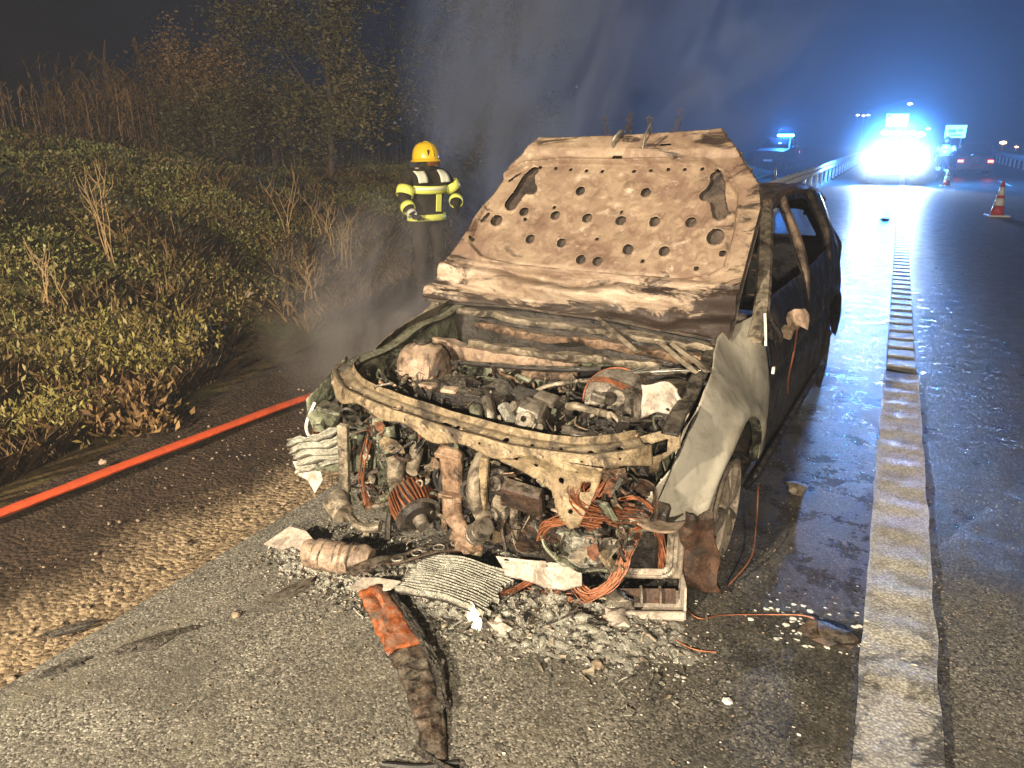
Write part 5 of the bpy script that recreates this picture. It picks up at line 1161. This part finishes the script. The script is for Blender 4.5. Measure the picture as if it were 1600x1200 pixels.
# single lumps
for (x, y, z, s_, m, lab, nm) in ((-1.13, 1.96, .035, (.030, .02, .050), 'paper_white', 'small upright cream block on the front of the ash heap', 'cream_block'), (-.68, 2.19, .03, (.062, .045, .035), 'white_ash', 'pale rounded lump in front of the tray', 'ash_lump'), (-1.03, 1.98, .025, (.055, .03, .028), 'white_ash', 'pale lump right of the cream block', 'ash_lump'), (-.66, 1.955, .010, (.020, .016, .013), 'stone', 'lone pale pebble on the tarmac in front of the ash heap', 'pebble'),
        (-.70, 2.27, .05, (.06, .04, .05), 'gray_alloy', 'dented grey chunk between the pale lump and the tray', 'metal_chunk'), (.02, 2.46, .018, (.085, .06, .028), 'brown_plastic', 'melted brownish blob with glassy edges beside the edge line', 'melted_blob'),
        (-1.95, 1.62, .008, (.02, .018, .012), 'stone', 'pale pebble on the tarmac left of the bumper strip', 'pebble'), (-.24, 1.98, .008, (.016, .012, .010), 'paper_white', 'small white chip on the tarmac left of the edge line', 'chip'), (-.22, 3.60, .03, (.05, .05, .035), 'ash_metal', 'small scorched lump on the tarmac beside the front wheel', 'ash_lump'), (-.08, 18.0, .02, (.10, .05, .03), 'char', 'small dark scrap on the bright road far behind the car', 'road_scrap')):
    b = B(); b.lump((0, 0, 0), s_, .35, 2, x*7, 2.4); o = thing(nm, b, m, lab, nm.split('_')[-1]); o.location = (x, y, z)
b = B(); r = random.Random(61)
for k in range(90):
    a = r.random()*6.28; q = r.gauss(.10, .05); s_ = r.uniform(.002, .008); b.lump((.03+math.cos(a)*q*1.5, 2.50+math.sin(a)*q, .008), (s_*1.6, s_, s_*.5), .5, 1, k, 3.)
tag(obj('glass_crumbs', b, 'paper_white'), 'white glass crumbs around the melted blob', 'glass', kind='stuff')
b = B()
for k in range(130):
    x = r.uniform(-1.0, .3); y = r.uniform(1.3, 2.9); s_ = r.uniform(.001, .0042); b.lump((x, y, .007), (s_*1.5, s_, s_*.6), .5, 1, k, 3.)
tag(obj('glass_crumbs', b, 'paper_white'), 'tiny white glass specks over the tarmac in front of the wheel', 'glass', kind='stuff')
# leaves and dark tufts on the shoulder tarmac, bits on the verge
for (x, y, s_, lab) in ((-2.10, 1.38, .13, 'long dark oily tuft on the tarmac at the lower left'), (-2.42, 1.30, .09, 'dark tuft at the left edge of the picture on the gravel'), (-2.24, 1.16, .07, 'small dark tuft below the long oily one')):
    b = B(); b.lump((0, 0, 0), (s_, s_*.28, .010), .5, 2, x*3, 3.); o = thing('soil_clod', b, 'char', lab, 'clod'); o.location = (x, y, .006); o.rotation_euler.z = R(60)
for (x, y, z, s_, m, nm, lab) in ((-4.02, 2.24, .03, .035, 'paper_white', 'paper_cup', 'crumpled white cup with an open rim at the verge beside the hose'), (-5.2, 4.95, .30, .045, 'stone', 'pale_stone', 'round pale stone at the foot of the bank'), (-3.65, 2.30, .0, .022, 'pink_metal', 'pinkish_stone', 'small pinkish stone right beside the red hose')):
    b = B()
    if nm == 'paper_cup': b.lathe([(.6, -1), (.9, .4), (1, .55), (.85, .5), (.5, -.6), (0, -.7)], (0, 0, 0), (.5, -.8, .3), 18); b.xf(Matrix.Scale(s_, 4)); b.crumple(.008, 30)
    else: b.lump((0, 0, 0), (s_, s_*.8, s_*.8), .25, 2, 4)
    o = thing(nm, b, m, lab, nm.split('_')[-1]); o.location = (x, y, z)

# ---------------------------------------------------------------- fire hose
hp = arc([(-4.3, -4, .02), (-3.85, -.8, .02), (-3.57, 1.2, .018), (-3.46, 2.4, .018), (-3.36, 3.4, .02), (-3.28, 4.3, .02), (-3.6, 5.6, .03), (-4.4, 6.9, .05)], 14)
b = B(); b.tube([(p.x, p.y, p.z+.006*mnoise.noise(p*3)) for p in hp], [.034+.003*mnoise.noise(p*4) for p in hp], 14, flat=.58)
thing('fire_hose', b, 'hose_red', 'red fire hose running along the verge to the car', 'hose')
# ---------------------------------------------------------------- people
def skin_body(name, joints, edges, root, mat, parent, sub=2):
    """one continuous limb-and-trunk surface grown over a posed skeleton"""
    me = bpy.data.meshes.new(name); bm = bmesh.new(); ly = bm.verts.layers.skin.verify(); vd = {}
    for k, (p, r_) in joints.items():
        v = bm.verts.new(p); v[ly].radius = r_ if isinstance(r_, tuple) else (r_, r_); v[ly].use_root = (k == root); vd[k] = v
    for a, c in edges: bm.edges.new((vd[a], vd[c]))
    bm.to_mesh(me); bm.free()
    o = bpy.data.objects.new(name, me); COL.objects.link(o); o.parent = parent; me.materials.append(MATS[mat])
    m = o.modifiers.new('skin', 'SKIN'); m.use_smooth_shade = True
    m = o.modifiers.new('sub', 'SUBSURF'); m.levels = sub; m.render_levels = sub
    if name == 'body':                                  # folds of the heavy cloth
        tx = bpy.data.textures.new('folds', 'CLOUDS'); tx.noise_scale = .09; tx.noise_depth = 2
        m = o.modifiers.new('folds', 'DISPLACE'); m.texture = tx; m.strength = .045; m.mid_level = .5; m.texture_coords = 'LOCAL'
    return o
def hand(parent, wrist, d, side, mat='jacket', s_=1.):
    d = Vector(d).normalized(); u = Vector(side).normalized(); w_ = d.cross(u); W0 = Vector(wrist)
    J = {'w': (W0, .030*s_), 'p': (W0+d*.045*s_, (.042*s_, .024*s_))}; E = [('w', 'p')]
    for k, (off, L) in enumerate(((-.033, .060), (-.011, .072), (.011, .068), (.033, .052))):
        a = W0+d*.085*s_+u*off*s_; J[f'a{k}'] = (a, .012*s_); J[f'b{k}'] = (a+(d*.6+w_*.5)*L*s_*.6, .0105*s_); J[f'c{k}'] = (a+(d*.6+w_*.5)*L*s_*.6+(d*.1+w_*.9)*L*s_*.5, .009*s_)
        E += [('p', f'a{k}'), (f'a{k}', f'b{k}'), (f'b{k}', f'c{k}')]
    J['t0'] = (W0+d*.035*s_-u*.045*s_+w_*.01, .014*s_); J['t1'] = (W0+d*.075*s_-u*.055*s_+w_*.03, .012*s_); E += [('p', 't0'), ('t0', 't1')]
    return skin_body('hand', J, E, 'p', mat, parent, 1)
def bands(parent, items):
    for (p0, p1, r0, r1, m, nm) in items:
        b = B(); p0 = Vector(p0); p1 = Vector(p1); ax = (p1-p0); L = ax.length
        if isinstance(r0, tuple):
            ax.normalize(); u = Vector((1, 0, 0)); u = (u-ax*u.dot(ax)).normalized(); v = ax.cross(u); vs = []
            for h_ in (0, .5, 1):
                for k in range(28): a = 6.283*k/28; vs.append(p0+ax*L*h_+u*math.cos(a)*(r0[0]+(r1[0]-r0[0])*h_)+v*math.sin(a)*(r0[1]+(r1[1]-r0[1])*h_))
            b.add(vs, [(i*28+k, i*28+(k+1) % 28, (i+1)*28+(k+1) % 28, (i+1)*28+k) for i in range(2) for k in range(28)])
        else: b.tube([p0, p0.lerp(p1, .5), p1], [r0, (r0+r1)/2+.003, r1], 20, cap=False)
        obj(nm, b, m, parent, solid=.004)

# firefighter beside the bank: local frame, faces -y
ff = empty('person', (-4.78, 7.35, -.05), R(66), 'firefighter in dark jacket with bright reflective bands and yellow helmet beside the car', 'person')
J = {'pel': ((0, 0, .90), (.17, .13)), 'wa': ((0, -.01, 1.04), (.18, .135)), 'ch': ((0, -.02, 1.24), (.205, .15)), 'nk': ((0, -.02, 1.40), (.085, .085)), 'hd': ((0, -.03, 1.47), (.07, .08)),
     'hl': ((-.10, 0, .84), .115), 'kl': ((-.13, -.06, .47), .085), 'al': ((-.14, .0, .10), .06), 'tl': ((-.15, -.16, .05), (.05, .045)),
     'hr': ((.10, 0, .84), .115), 'kr': ((.14, -.02, .47), .085), 'ar': ((.16, .06, .10), .06), 'tr': ((.17, -.10, .05), (.05, .045)),
     'sl': ((-.23, -.01, 1.32), .090), 'el': ((-.35, -.08, 1.08), .068), 'wl': ((-.36, -.26, .93), .050),
     'sr': ((.23, -.01, 1.32), .090), 'er': ((.37, -.06, 1.12), .068), 'wr': ((.24, -.25, .98), .050)}
E = [('pel', 'wa'), ('wa', 'ch'), ('ch', 'nk'), ('nk', 'hd'), ('pel', 'hl'), ('hl', 'kl'), ('kl', 'al'), ('al', 'tl'), ('pel', 'hr'), ('hr', 'kr'), ('kr', 'ar'), ('ar', 'tr'), ('ch', 'sl'), ('sl', 'el'), ('el', 'wl'), ('ch', 'sr'), ('sr', 'er'), ('er', 'wr')]
skin_body('body', J, E, 'pel', 'jacket', ff, 3)
hand(ff, (-.36, -.28, .92), (0, -1, -.35), (1, 0, 0)); hand(ff, (.23, -.27, .97), (-.4, -.9, -.1), (0, .2, 1))
b = B(); b.lump((0, -.045, 1.50), (.075, .092, .105), .03, 3, 1, 1.5)
b.lump((0, -.137, 1.485), (.014, .018, .022), .05, 2); b.box((0, -.128, 1.445), (.045, .01, .008)); b.lump((-.03, -.125, 1.51), (.012, .008, .008), 0, 1); b.lump((.03, -.125, 1.51), (.012, .008, .008), 0, 1); b.lump((-.076, -.04, 1.49), (.012, .02, .03), .1, 1); b.lump((.076, -.04, 1.49), (.012, .02, .03), .1, 1)
obj('head', b, 'skin', ff)
b = B(); c = (0, -.02, 1.52)
b.lathe([(.150, -.035), (.150, .0), (.146, .04), (.132, .09), (.105, .13), (.065, .155), (.0, .165)], c, (0, .04, 1), 36); hel = obj('helmet', b, 'helmet_yellow', ff, solid=.006)
b = B(); b.lathe([(.148, 0), (.165, -.012), (.178, -.028), (.172, -.034), (.150, -.012)], (0, -.025, 1.505), (0, .04, 1), 36); obj('brim', b, 'helmet_yellow', hel)
b = B(); b.tube([(0, -.02+.155*math.cos(a), 1.515+.168*math.sin(a)) for a in np.linspace(.1, 3.04, 20)], .013, 8); obj('crest', b, 'helmet_yellow', hel)
b = B(); b.lathe([(.152, -.09), (.158, -.05), (.156, -.02)], (0, -.02, 1.52), (0, 0, 1), 20, R(200), R(340)); b2 = B(); b2.box((-.055, -.150, 1.565), (.012, .03, .075), (.25, 0, 0)); obj('visor', b, 'visor', hel, solid=.004); obj('vent_slot', b2, 'black_rubber', hel)
b = B(); b.tube([(.12, .17, .98), (.12, .17, 1.0), (.12, .17, 1.42), (.12, .17, 1.47), (.12, .17, 1.50)], [.03, .07, .07, .05, .02], 18); b.box((.1, .13, 1.2), (.22, .05, .45)); obj('air_cylinder', b, 'cylinder_yellow', ff)
b = B(); b.lathe([(.105, 0), (.10, .05), (.09, .09)], (0, -.02, 1.385), (0, 0, 1), 20); obj('collar', b, 'jacket', ff, solid=.01)
bands(ff, [((0, -.015, 1.14), (0, -.02, 1.225), (.232, .186), (.236, .190), 'hivis', 'chest_band'), ((0, -.02, 1.17), (0, -.02, 1.20), (.238, .193), (.239, .194), 'reflective', 'chest_stripe'),
    ((0, 0, .83), (0, 0, .90), (.250, .168), (.242, .165), 'hivis', 'hem_band'),
    ((-.29, -.045, 1.20), (-.33, -.068, 1.115), .100, .096, 'hivis', 'sleeve_band'), ((.30, -.035, 1.235), (.35, -.052, 1.15), .100, .096, 'hivis', 'sleeve_band'),
    ((-.357, -.15, 1.02), (-.36, -.20, .98), .080, .076, 'hivis', 'cuff_band'), ((.31, -.15, 1.055), (.275, -.20, 1.02), .080, .076, 'hivis', 'cuff_band'), ((-.36, -.235, .95), (-.36, -.27, .925), .056, .052, 'paper_white', 'glove_cuff')])
for sx in (-1, 1):
    b = B(); b.grid(lambda u, v: (sx*(.085+.125*u), -.02-.155*math.cos(v*1.5)+.19*v*v*.4, 1.22+.165*math.sin(v*1.57)-.035*u*v+.01), 4, 12)
    b.v = [(x, y-.012, z+.022) for x, y, z in b.v]; obj('shoulder_stripe', b, 'reflective', ff, solid=.006)
b = B(); b.box((.06, -.165, 1.03), (.075, .012, .20), (0, .08, .15)); obj('front_stripe', b, 'hivis', ff)

# road worker far down the road in reflective jacket
pw = empty('person', (1.66, 36.0, 0), R(-10), 'road worker in white reflective jacket walking beside the emergency lights', 'person')
J = {'pel': ((0, 0, .92), (.16, .12)), 'ch': ((0, -.02, 1.26), (.20, .13)), 'nk': ((0, -.02, 1.43), .06), 'hd': ((0, -.03, 1.52), .06), 'hl': ((-.10, 0, .86), .10), 'kl': ((-.14, -.16, .50), .075), 'al': ((-.13, -.10, .09), .05), 'tl': ((-.13, -.24, .05), .045),
     'hr': ((.10, 0, .86), .10), 'kr': ((.12, .10, .48), .075), 'ar': ((.14, .30, .16), .05), 'tr': ((.15, .22, .05), .045), 'sl': ((-.22, 0, 1.36), .08), 'el': ((-.32, .08, 1.10), .06), 'wl': ((-.33, -.08, .90), .045), 'sr': ((.22, 0, 1.36), .08), 'er': ((.34, -.12, 1.12), .06), 'wr': ((.30, -.30, 1.02), .045)}
E = [('pel', 'ch'), ('ch', 'nk'), ('nk', 'hd'), ('pel', 'hl'), ('hl', 'kl'), ('kl', 'al'), ('al', 'tl'), ('pel', 'hr'), ('hr', 'kr'), ('kr', 'ar'), ('ar', 'tr'), ('ch', 'sl'), ('sl', 'el'), ('el', 'wl'), ('ch', 'sr'), ('sr', 'er'), ('er', 'wr')]
skin_body('body', J, E, 'pel', 'blue_trousers', pw, 1)
b = B(); b.lump((0, -.03, 1.58), (.085, .10, .12), .03, 2); obj('head', b, 'skin', pw)
b = B(); b.lathe([(.11, -.02), (.105, .04), (.06, .10), (0, .115)], (0, -.02, 1.62), (0, 0, 1), 16); obj('cap', b, 'blue_trousers', pw)
bands(pw, [((0, -.0, .98), (0, -.02, 1.22), (.215, .16), (.235, .17), 'reflective', 'vest'), ((0, -.02, 1.22), (0, -.02, 1.40), (.235, .17), (.15, .12), 'hivis', 'vest_top'), ((-.23, .02, 1.32), (-.31, .07, 1.13), .098, .078, 'reflective', 'sleeve'), ((.25, -.02, 1.32), (.33, -.11, 1.14), .098, .078, 'reflective', 'sleeve'), ((-.135, -.14, .55), (-.138, -.135, .40), .098, .088, 'reflective', 'leg_band'), ((.12, .10, .50), (.13, .18, .36), .095, .085, 'reflective', 'leg_band')])
hand(pw, (-.33, -.10, .88), (0, -.4, -1), (1, 0, 0), 'skin'); hand(pw, (.30, -.32, 1.01), (0, -1, -.2), (1, 0, 0), 'skin')

# ---------------------------------------------------------------- traffic cones
def cone(x, y, s_, label):
    e = empty('traffic_cone', (x, y, 0), R(10), label, 'traffic cone', 'traffic cones on the carriageway')
    b = B(); b.box((0, 0, .02*s_), (.42*s_, .42*s_, .035*s_)); obj('base', b, 'cone_white', e)
    rad = lambda z: (.145-.115*z/.75)*s_
    for i, (z0, z1, m) in enumerate(((.03, .24, 'cone_red'), (.24, .40, 'cone_white'), (.40, .46, 'cone_red'), (.46, .64, 'cone_white'), (.64, .75, 'cone_red'))):
        b = B(); b.lathe([(rad(z0), z0*s_), (rad(z1), z1*s_)]+([(rad(z1)*.6, z1*s_+.005), (0, z1*s_)] if i == 4 else []), (0, 0, 0), (0, 0, 1), 24); obj('sleeve' if m == 'cone_white' else 'body_ring', b, m, e, solid=.004)
cone(2.15, 20.05, 1.0, 'red and white traffic cone nearest the right edge of the road')
cone(1.67, 31.9, .9, 'red and white traffic cone at the feet of the road worker')

# ---------------------------------------------------------------- guard rails
def guard(x, y0, y1, label, step=2.0, face=1, parts=True):
    e = empty('guard_rail', (x, y0, 0), 0, label, 'guard rail')
    prof = [(-.02, .46), (.02, .48), (.05, .53), (.02, .58), (-.01, .61), (.02, .64), (.05, .69), (.02, .74), (-.02, .76)]
    b = B(); vs = []
    for yy in (0, y1-y0):
        for dx, z in prof: vs.append((face*dx, yy, z))
    k = len(prof); b.add(vs, [(j, j+k, j+k+1, j+1) for j in range(k-1)]); obj('beam', b, 'galvanised', e, solid=.006, ang=60)
    pb = B(); pb.box((-face*.10, 0, .34), (.09, .10, .80)); pb.box((-face*.04, 0, .62), (.06, .09, .16)); pm = pb.mesh('post'); pm.materials.append(MATS['galvanised'])
    y = .5
    while y < y1-y0:
        o = bpy.data.objects.new('post', pm); COL.objects.link(o); o.parent = e; o.location = (0, y, 0); y += step
guard(-2.45, 11, 90, 'steel guard rail leading from behind the car to the emergency lights')
guard(6.1, 24, 120, 'pale guard rail along the far right side of the carriageway', 2.0, -1)
b = B(); b.tube([(0, 0, 0), (0, 0, .9), (0, 0, 1.0)], [.05, .05, .02], 12, flat=.5); e = empty('marker_post', (-2.62, 19.5, 0), 0, 'slim marker post standing just behind the car roof by the guard rail', 'post'); obj('post', b, 'pink_metal', e); b = B(); b.box((.0, -.03, .88), (.05, .012, .12)); obj('reflector', b, 'reflective', e)

# ---------------------------------------------------------------- emergency vehicle facing the camera
def vehicle(name, loc, rz, label, cat, paint, front_mat, rear_mat, group=None, scale=1.):
    e = empty(name, loc, rz, label, cat, group); e.scale = (scale,)*3
    def prof(u): pass
    sec = [(-2.2, .45, .62, .80), (-2.15, .35, .95, .86), (-1.2, .32, 1.05, .90), (-.75, .32, 1.10, .90), (.1, .32, 1.10, .90), (1.9, .32, 1.10, .90), (2.2, .40, 1.0, .84)]
    b = B(); vs = []
    for (y, z0, z1, w_) in sec:
        for (x, z) in ((-w_*.95, z0), (-w_, (z0+z1)/2), (-w_*.93, z1), (0, z1+.03), (w_*.93, z1), (w_, (z0+z1)/2), (w_*.95, z0)): vs.append((x, y, z))
    n_ = 7; fs = [(i*n_+j, (i+1)*n_+j, (i+1)*n_+(j+1) % n_, i*n_+(j+1) % n_) for i in range(len(sec)-1) for j in range(n_)]+[tuple(range(n_)), tuple((len(sec)-1)*n_+j for j in range(n_))[::-1]]
    b.add(vs, fs); obj('body', b, paint, e, ang=40)
    b = B(); vs = []
    for (y, z, w_) in ((-.85, 1.08, .84), (-.15, 1.66, .70), (1.5, 1.68, .70), (2.1, 1.10, .80)): vs += [(-w_, y, z), (w_, y, z)]
    vs += [(-.85, -.85, 1.0), (.85, -.85, 1.0), (-.85, 2.1, 1.0), (.85, 2.1, 1.0)]
    b.add(vs, [(0, 1, 3, 2), (2, 3, 5, 4), (4, 5, 7, 6), (0, 2, 4, 6), (1, 7, 5, 3), (8, 9, 1, 0), (6, 7, 11, 10)]); obj('cabin', b, paint, e, smooth=False)
    b = B(); b.add([(-.74, -.815, 1.13), (.74, -.815, 1.13), (.62, -.19, 1.645), (-.62, -.19, 1.645)], [(0, 1, 2, 3)]); obj('windscreen', b, 'dark_glass', e, solid=.01)
    b = B(); b.add([(-.70, 2.09, 1.14), (.70, 2.09, 1.14), (.62, 1.56, 1.64), (-.62, 1.56, 1.64)], [(0, 1, 2, 3)]); obj('rear_window', b, 'dark_glass', e, solid=.01)
    for sx in (-1, 1):
        for y0, y1 in ((-.62, .55), (.63, 1.7)):
            b = B(); b.add([(sx*.845, y0, 1.13), (sx*.845, y1, 1.13), (sx*.725, y1-.1, 1.60), (sx*.725, y0+.45 if y0 < 0 else y0, 1.60)], [(0, 1, 2, 3)]); obj('side_window', b, 'dark_glass', e, solid=.01)
        for y in (-1.4, 1.35):
            b = B(); b.lathe([(0, .02), (.20, .03), (.22, .0), (.32, .0), (.34, -.05), (.34, -.18), (.30, -.22), (0, -.22)], (sx*.90, y, .34), (sx, 0, 0), 24); obj('wheel', b, 'black_rubber', e)
        b = B(); b.lump((sx*.98, -.55, 1.14), (.10, .06, .08), .05, 2); obj('mirror', b, paint, e)
        b = B(); b.lathe([(0, .05), (.07, .045), (.105, .02), (.11, -.03)], (sx*.66, -2.17, .78), (0, -1, 0), 20); obj('headlight', b, front_mat, e)
        b = B(); b.box((sx*.70, 2.20, .84), (.26, .05, .12)); obj('tail_light', b, rear_mat, e)
    b = B(); b.box((0, -2.22, .45), (1.6, .12, .18)); obj('bumper', b, 'black_rubber', e)
    b = B(); b.box((0, -2.19, .72), (.8, .04, .18)); obj('grille', b, 'black_rubber', e)
    b = B(); b.box((0, -2.29, .47), (.5, .012, .11)); obj('number_plate', b, 'paper_white', e)
    return e
pv = vehicle('emergency_vehicle', (-.15, 34.4, 0), R(1), 'emergency vehicle with glaring headlights and blue flashers blocking the road', 'emergency vehicle', 'police_paint', 'lamp_white', 'lamp_red')
b = B(); b.box((0, .35, 1.75), (1.25, .28, .06)); lb = obj('light_bar', b, 'black_rubber', pv)
for x, m in ((-.50, 'lamp_pink'), (-.26, 'lamp_blue'), (.0, 'lamp_white'), (.26, 'lamp_blue'), (.50, 'lamp_blue')):
    b = B(); b.box((x, .35, 1.86), (.22, .24, .14), bev=.3); obj('flasher', b, m, lb)
b = B(); b.box((-.22, .8, 1.98), (.05, .05, .5)); b.box((-.02, .8, 1.98), (.05, .05, .5)); obj('board_mast', b, 'black_rubber', pv)
b = B(); b.box((-.12, .8, 2.34), (.82, .05, .50), bev=.1); bo = obj('sign_board', b, 'sign_green', pv)
for sx in (-1, 1):
    b = B(); b.plate([(0, 0), (.20, 0), (.0, .22)], .012, (-.12+sx*-.36, .765, 2.14), (sx, 0, 0), (0, 0, 1)); obj('board_mark', b, 'dark_glass', bo)
    b = B(); b.plate([(0, 0), (.16, 0), (.0, -.12)], .012, (-.12+sx*-.36, .765, 2.55), (sx, 0, 0), (0, 0, 1)); obj('board_mark', b, 'dark_glass', bo)
pv2 = vehicle('patrol_car', (-6.4, 47.4, 0), R(-4), 'patrol car with a blue flasher half hidden beyond the guard rail', 'patrol car', 'black_rubber', 'dark_glass', 'lamp_red')
b = B(); b.box((0.3, .35, 1.80), (.9, .2, .12), bev=.3); obj('flasher', b, 'lamp_blue', pv2)
vehicle('passing_car', (3.05, 41.5, 0), R(180), 'dark car with red tail lights passing on the right', 'car', 'car_red', 'dark_glass', 'lamp_red', None, .82)
# road sign
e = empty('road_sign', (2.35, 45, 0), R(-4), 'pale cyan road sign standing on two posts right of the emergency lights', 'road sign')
b = B(); b.box((0, 0, 1.97), (.92, .03, .60), bev=.1); obj('sign_panel', b, 'sign_cyan', e)  # reflective panel and print: the light they return is put in as emission
for q in (-.3, .3): b = B(); b.tube([(q, .04, 0), (q, .04, 2.2)], .03, 8); obj('sign_post', b, 'galvanised', e)
b = B(); b.box((-.14, -.018, 1.99), (.36, .006, .16), bev=.1); b.box((.22, -.018, 2.02), (.22, .006, .10), bev=.1); b.box((.05, -.018, 1.80), (.5, .006, .07), bev=.1); obj('sign_lettering', b, 'sign_print', e)
# street lamps far away
def street_lamp(x, y, z, m, label, s_=1.):
    e = empty('street_lamp', (x, y, -.3), 0, label, 'street lamp', 'distant lights')
    b = B(); b.tube([(0, 0, 0), (0, 0, z+.2)], [.09, .05], 8); obj('pole', b, 'galvanised', e)
    b = B(); b.lump((0, -.2, z+.3), (.55*s_, .3, .26*s_), .05, 2); obj('lamp_head', b, m, e)
for k, (x, y, z, m, s_, lab) in enumerate(((-7.5, 150, 5.4, 'lamp_far', .6, 'leftmost of three small lights left of the sign board'), (-6.55, 150, 5.3, 'lamp_far', .55, 'middle of three small lights left of the sign board'), (-5.8, 150, 5.4, 'lamp_far', .55, 'rightmost of three small lights left of the sign board'), (.4, 150, 7.1, 'lamp_far', .8, 'highest distant light above the emergency vehicle'),
        (2.6, 150, 2.2, 'lamp_far', 1.6, 'brightest distant light right of the flashers'), (3.7, 150, 3.1, 'lamp_far', .7, 'small distant light between the flashers and the road sign'), (14.9, 150, .9, 'lamp_amber', 1., 'amber distant light right of the road sign'), (16.3, 145, .3, 'lamp_amber', .5, 'small amber light low at the far right'))):
    street_lamp(x, y, z, m, lab, s_)

# ---------------------------------------------------------------- smoke
def smoke(name, loc, scale, dens, nsc, label, rot=(0, 0, 0), col=(.75, .77, .82), lo=.45, hi=.75, power=1.):
    n = NT(name+'_volume'); t = n.t; n.n.remove(n.b)
    pv_ = n.n.new('ShaderNodeVolumePrincipled'); out = [q for q in n.n if q.type == 'OUTPUT_MATERIAL'][0]; n.link(pv_.outputs[0], out.inputs['Volume'])
    ln_ = n.n.new('ShaderNodeVectorMath'); ln_.operation = 'LENGTH'; n.link(n.co, ln_.inputs[0])
    fall = n.ramp(ln_.outputs['Value'], .0 if name == 'glare_mist' else .25, 1., 1, 0)
    nz = n.noise(nsc, 4, .62, 2.2, co=n.mapping((1, 1, .6)))
    f = n.math('MULTIPLY', n.ramp(nz, lo, hi), n.math('POWER', fall, 5. if name == 'glare_mist' else 1.5)); n.link(n.math('MULTIPLY', f, dens), pv_.inputs['Density'])
    pv_.inputs['Color'].default_value = (*col, 1); pv_.inputs['Anisotropy'].default_value = .15
    b = B(); b.lump((0, 0, 0), (1, 1, 1), 0, 3); o = obj(name, b, name+'_volume'); o.location = loc; o.scale = scale; o.rotation_euler = rot
    return tag(o, label, 'smoke', kind='stuff')
smoke('smoke_plume', (-4.5, 9.2, 2.7), (1.7, 1.3, 3.1), 15., 1.7, 'grey blue smoke plume drifting up behind the hood', (0, R(14), 0), (.62, .70, .88))
smoke('drifting_smoke', (-2.6, 11.5, 2.9), (1.9, 1.6, 2.2), 2.2, 1.5, 'thin smoke drifting right above the hood', (0, R(35), 0), (.62, .72, .92))
smoke('smoke_wisp', (-2.75, 3.75, .55), (.9, .9, .9), 5.5, 1.5, 'thin smoke curling from the left side of the engine bay', (0, R(20), 0), (.72, .66, .6))
smoke('bay_smoke', (-1.35, 2.95, .98), (.8, .45, .35), 1.6, 1.6, 'faint smoke hanging over the engine bay', (0, 0, 0), (.72, .66, .6))
smoke('blue_smoke', (-1.6, 17, 3.6), (5, 4, 3.4), .045, 1.5, 'bluish smoke cloud drifting over the road in the flashing light', (0, 0, 0), (.8, .85, .92))

smoke('glare_mist', (-.15, 31.0, 1.2), (3.2, 2.4, 2.4), 2.0, .8, 'thin mist added as the glare around the emergency vehicle lamps', (0, 0, 0), (.8, .88, .95), .1, .5)  # volume added to stand in for lens bloom round the lamps
# ---------------------------------------------------------------- night haze
b = B(); b.box((0, 300, 34), (1820, 2420, 71), bev=.001)
n = NT('haze_volume'); n.n.remove(n.b); pv_ = n.n.new('ShaderNodeVolumePrincipled'); n.link(pv_.outputs[0], [q for q in n.n if q.type == 'OUTPUT_MATERIAL'][0].inputs['Volume'])
pv_.inputs['Density'].default_value = .0058; pv_.inputs['Color'].default_value = (.86, .89, .93, 1); pv_.inputs['Anisotropy'].default_value = .2
tag(obj('haze', b, 'haze_volume', smooth=False), 'thin night haze over the whole road', 'haze', kind='stuff')
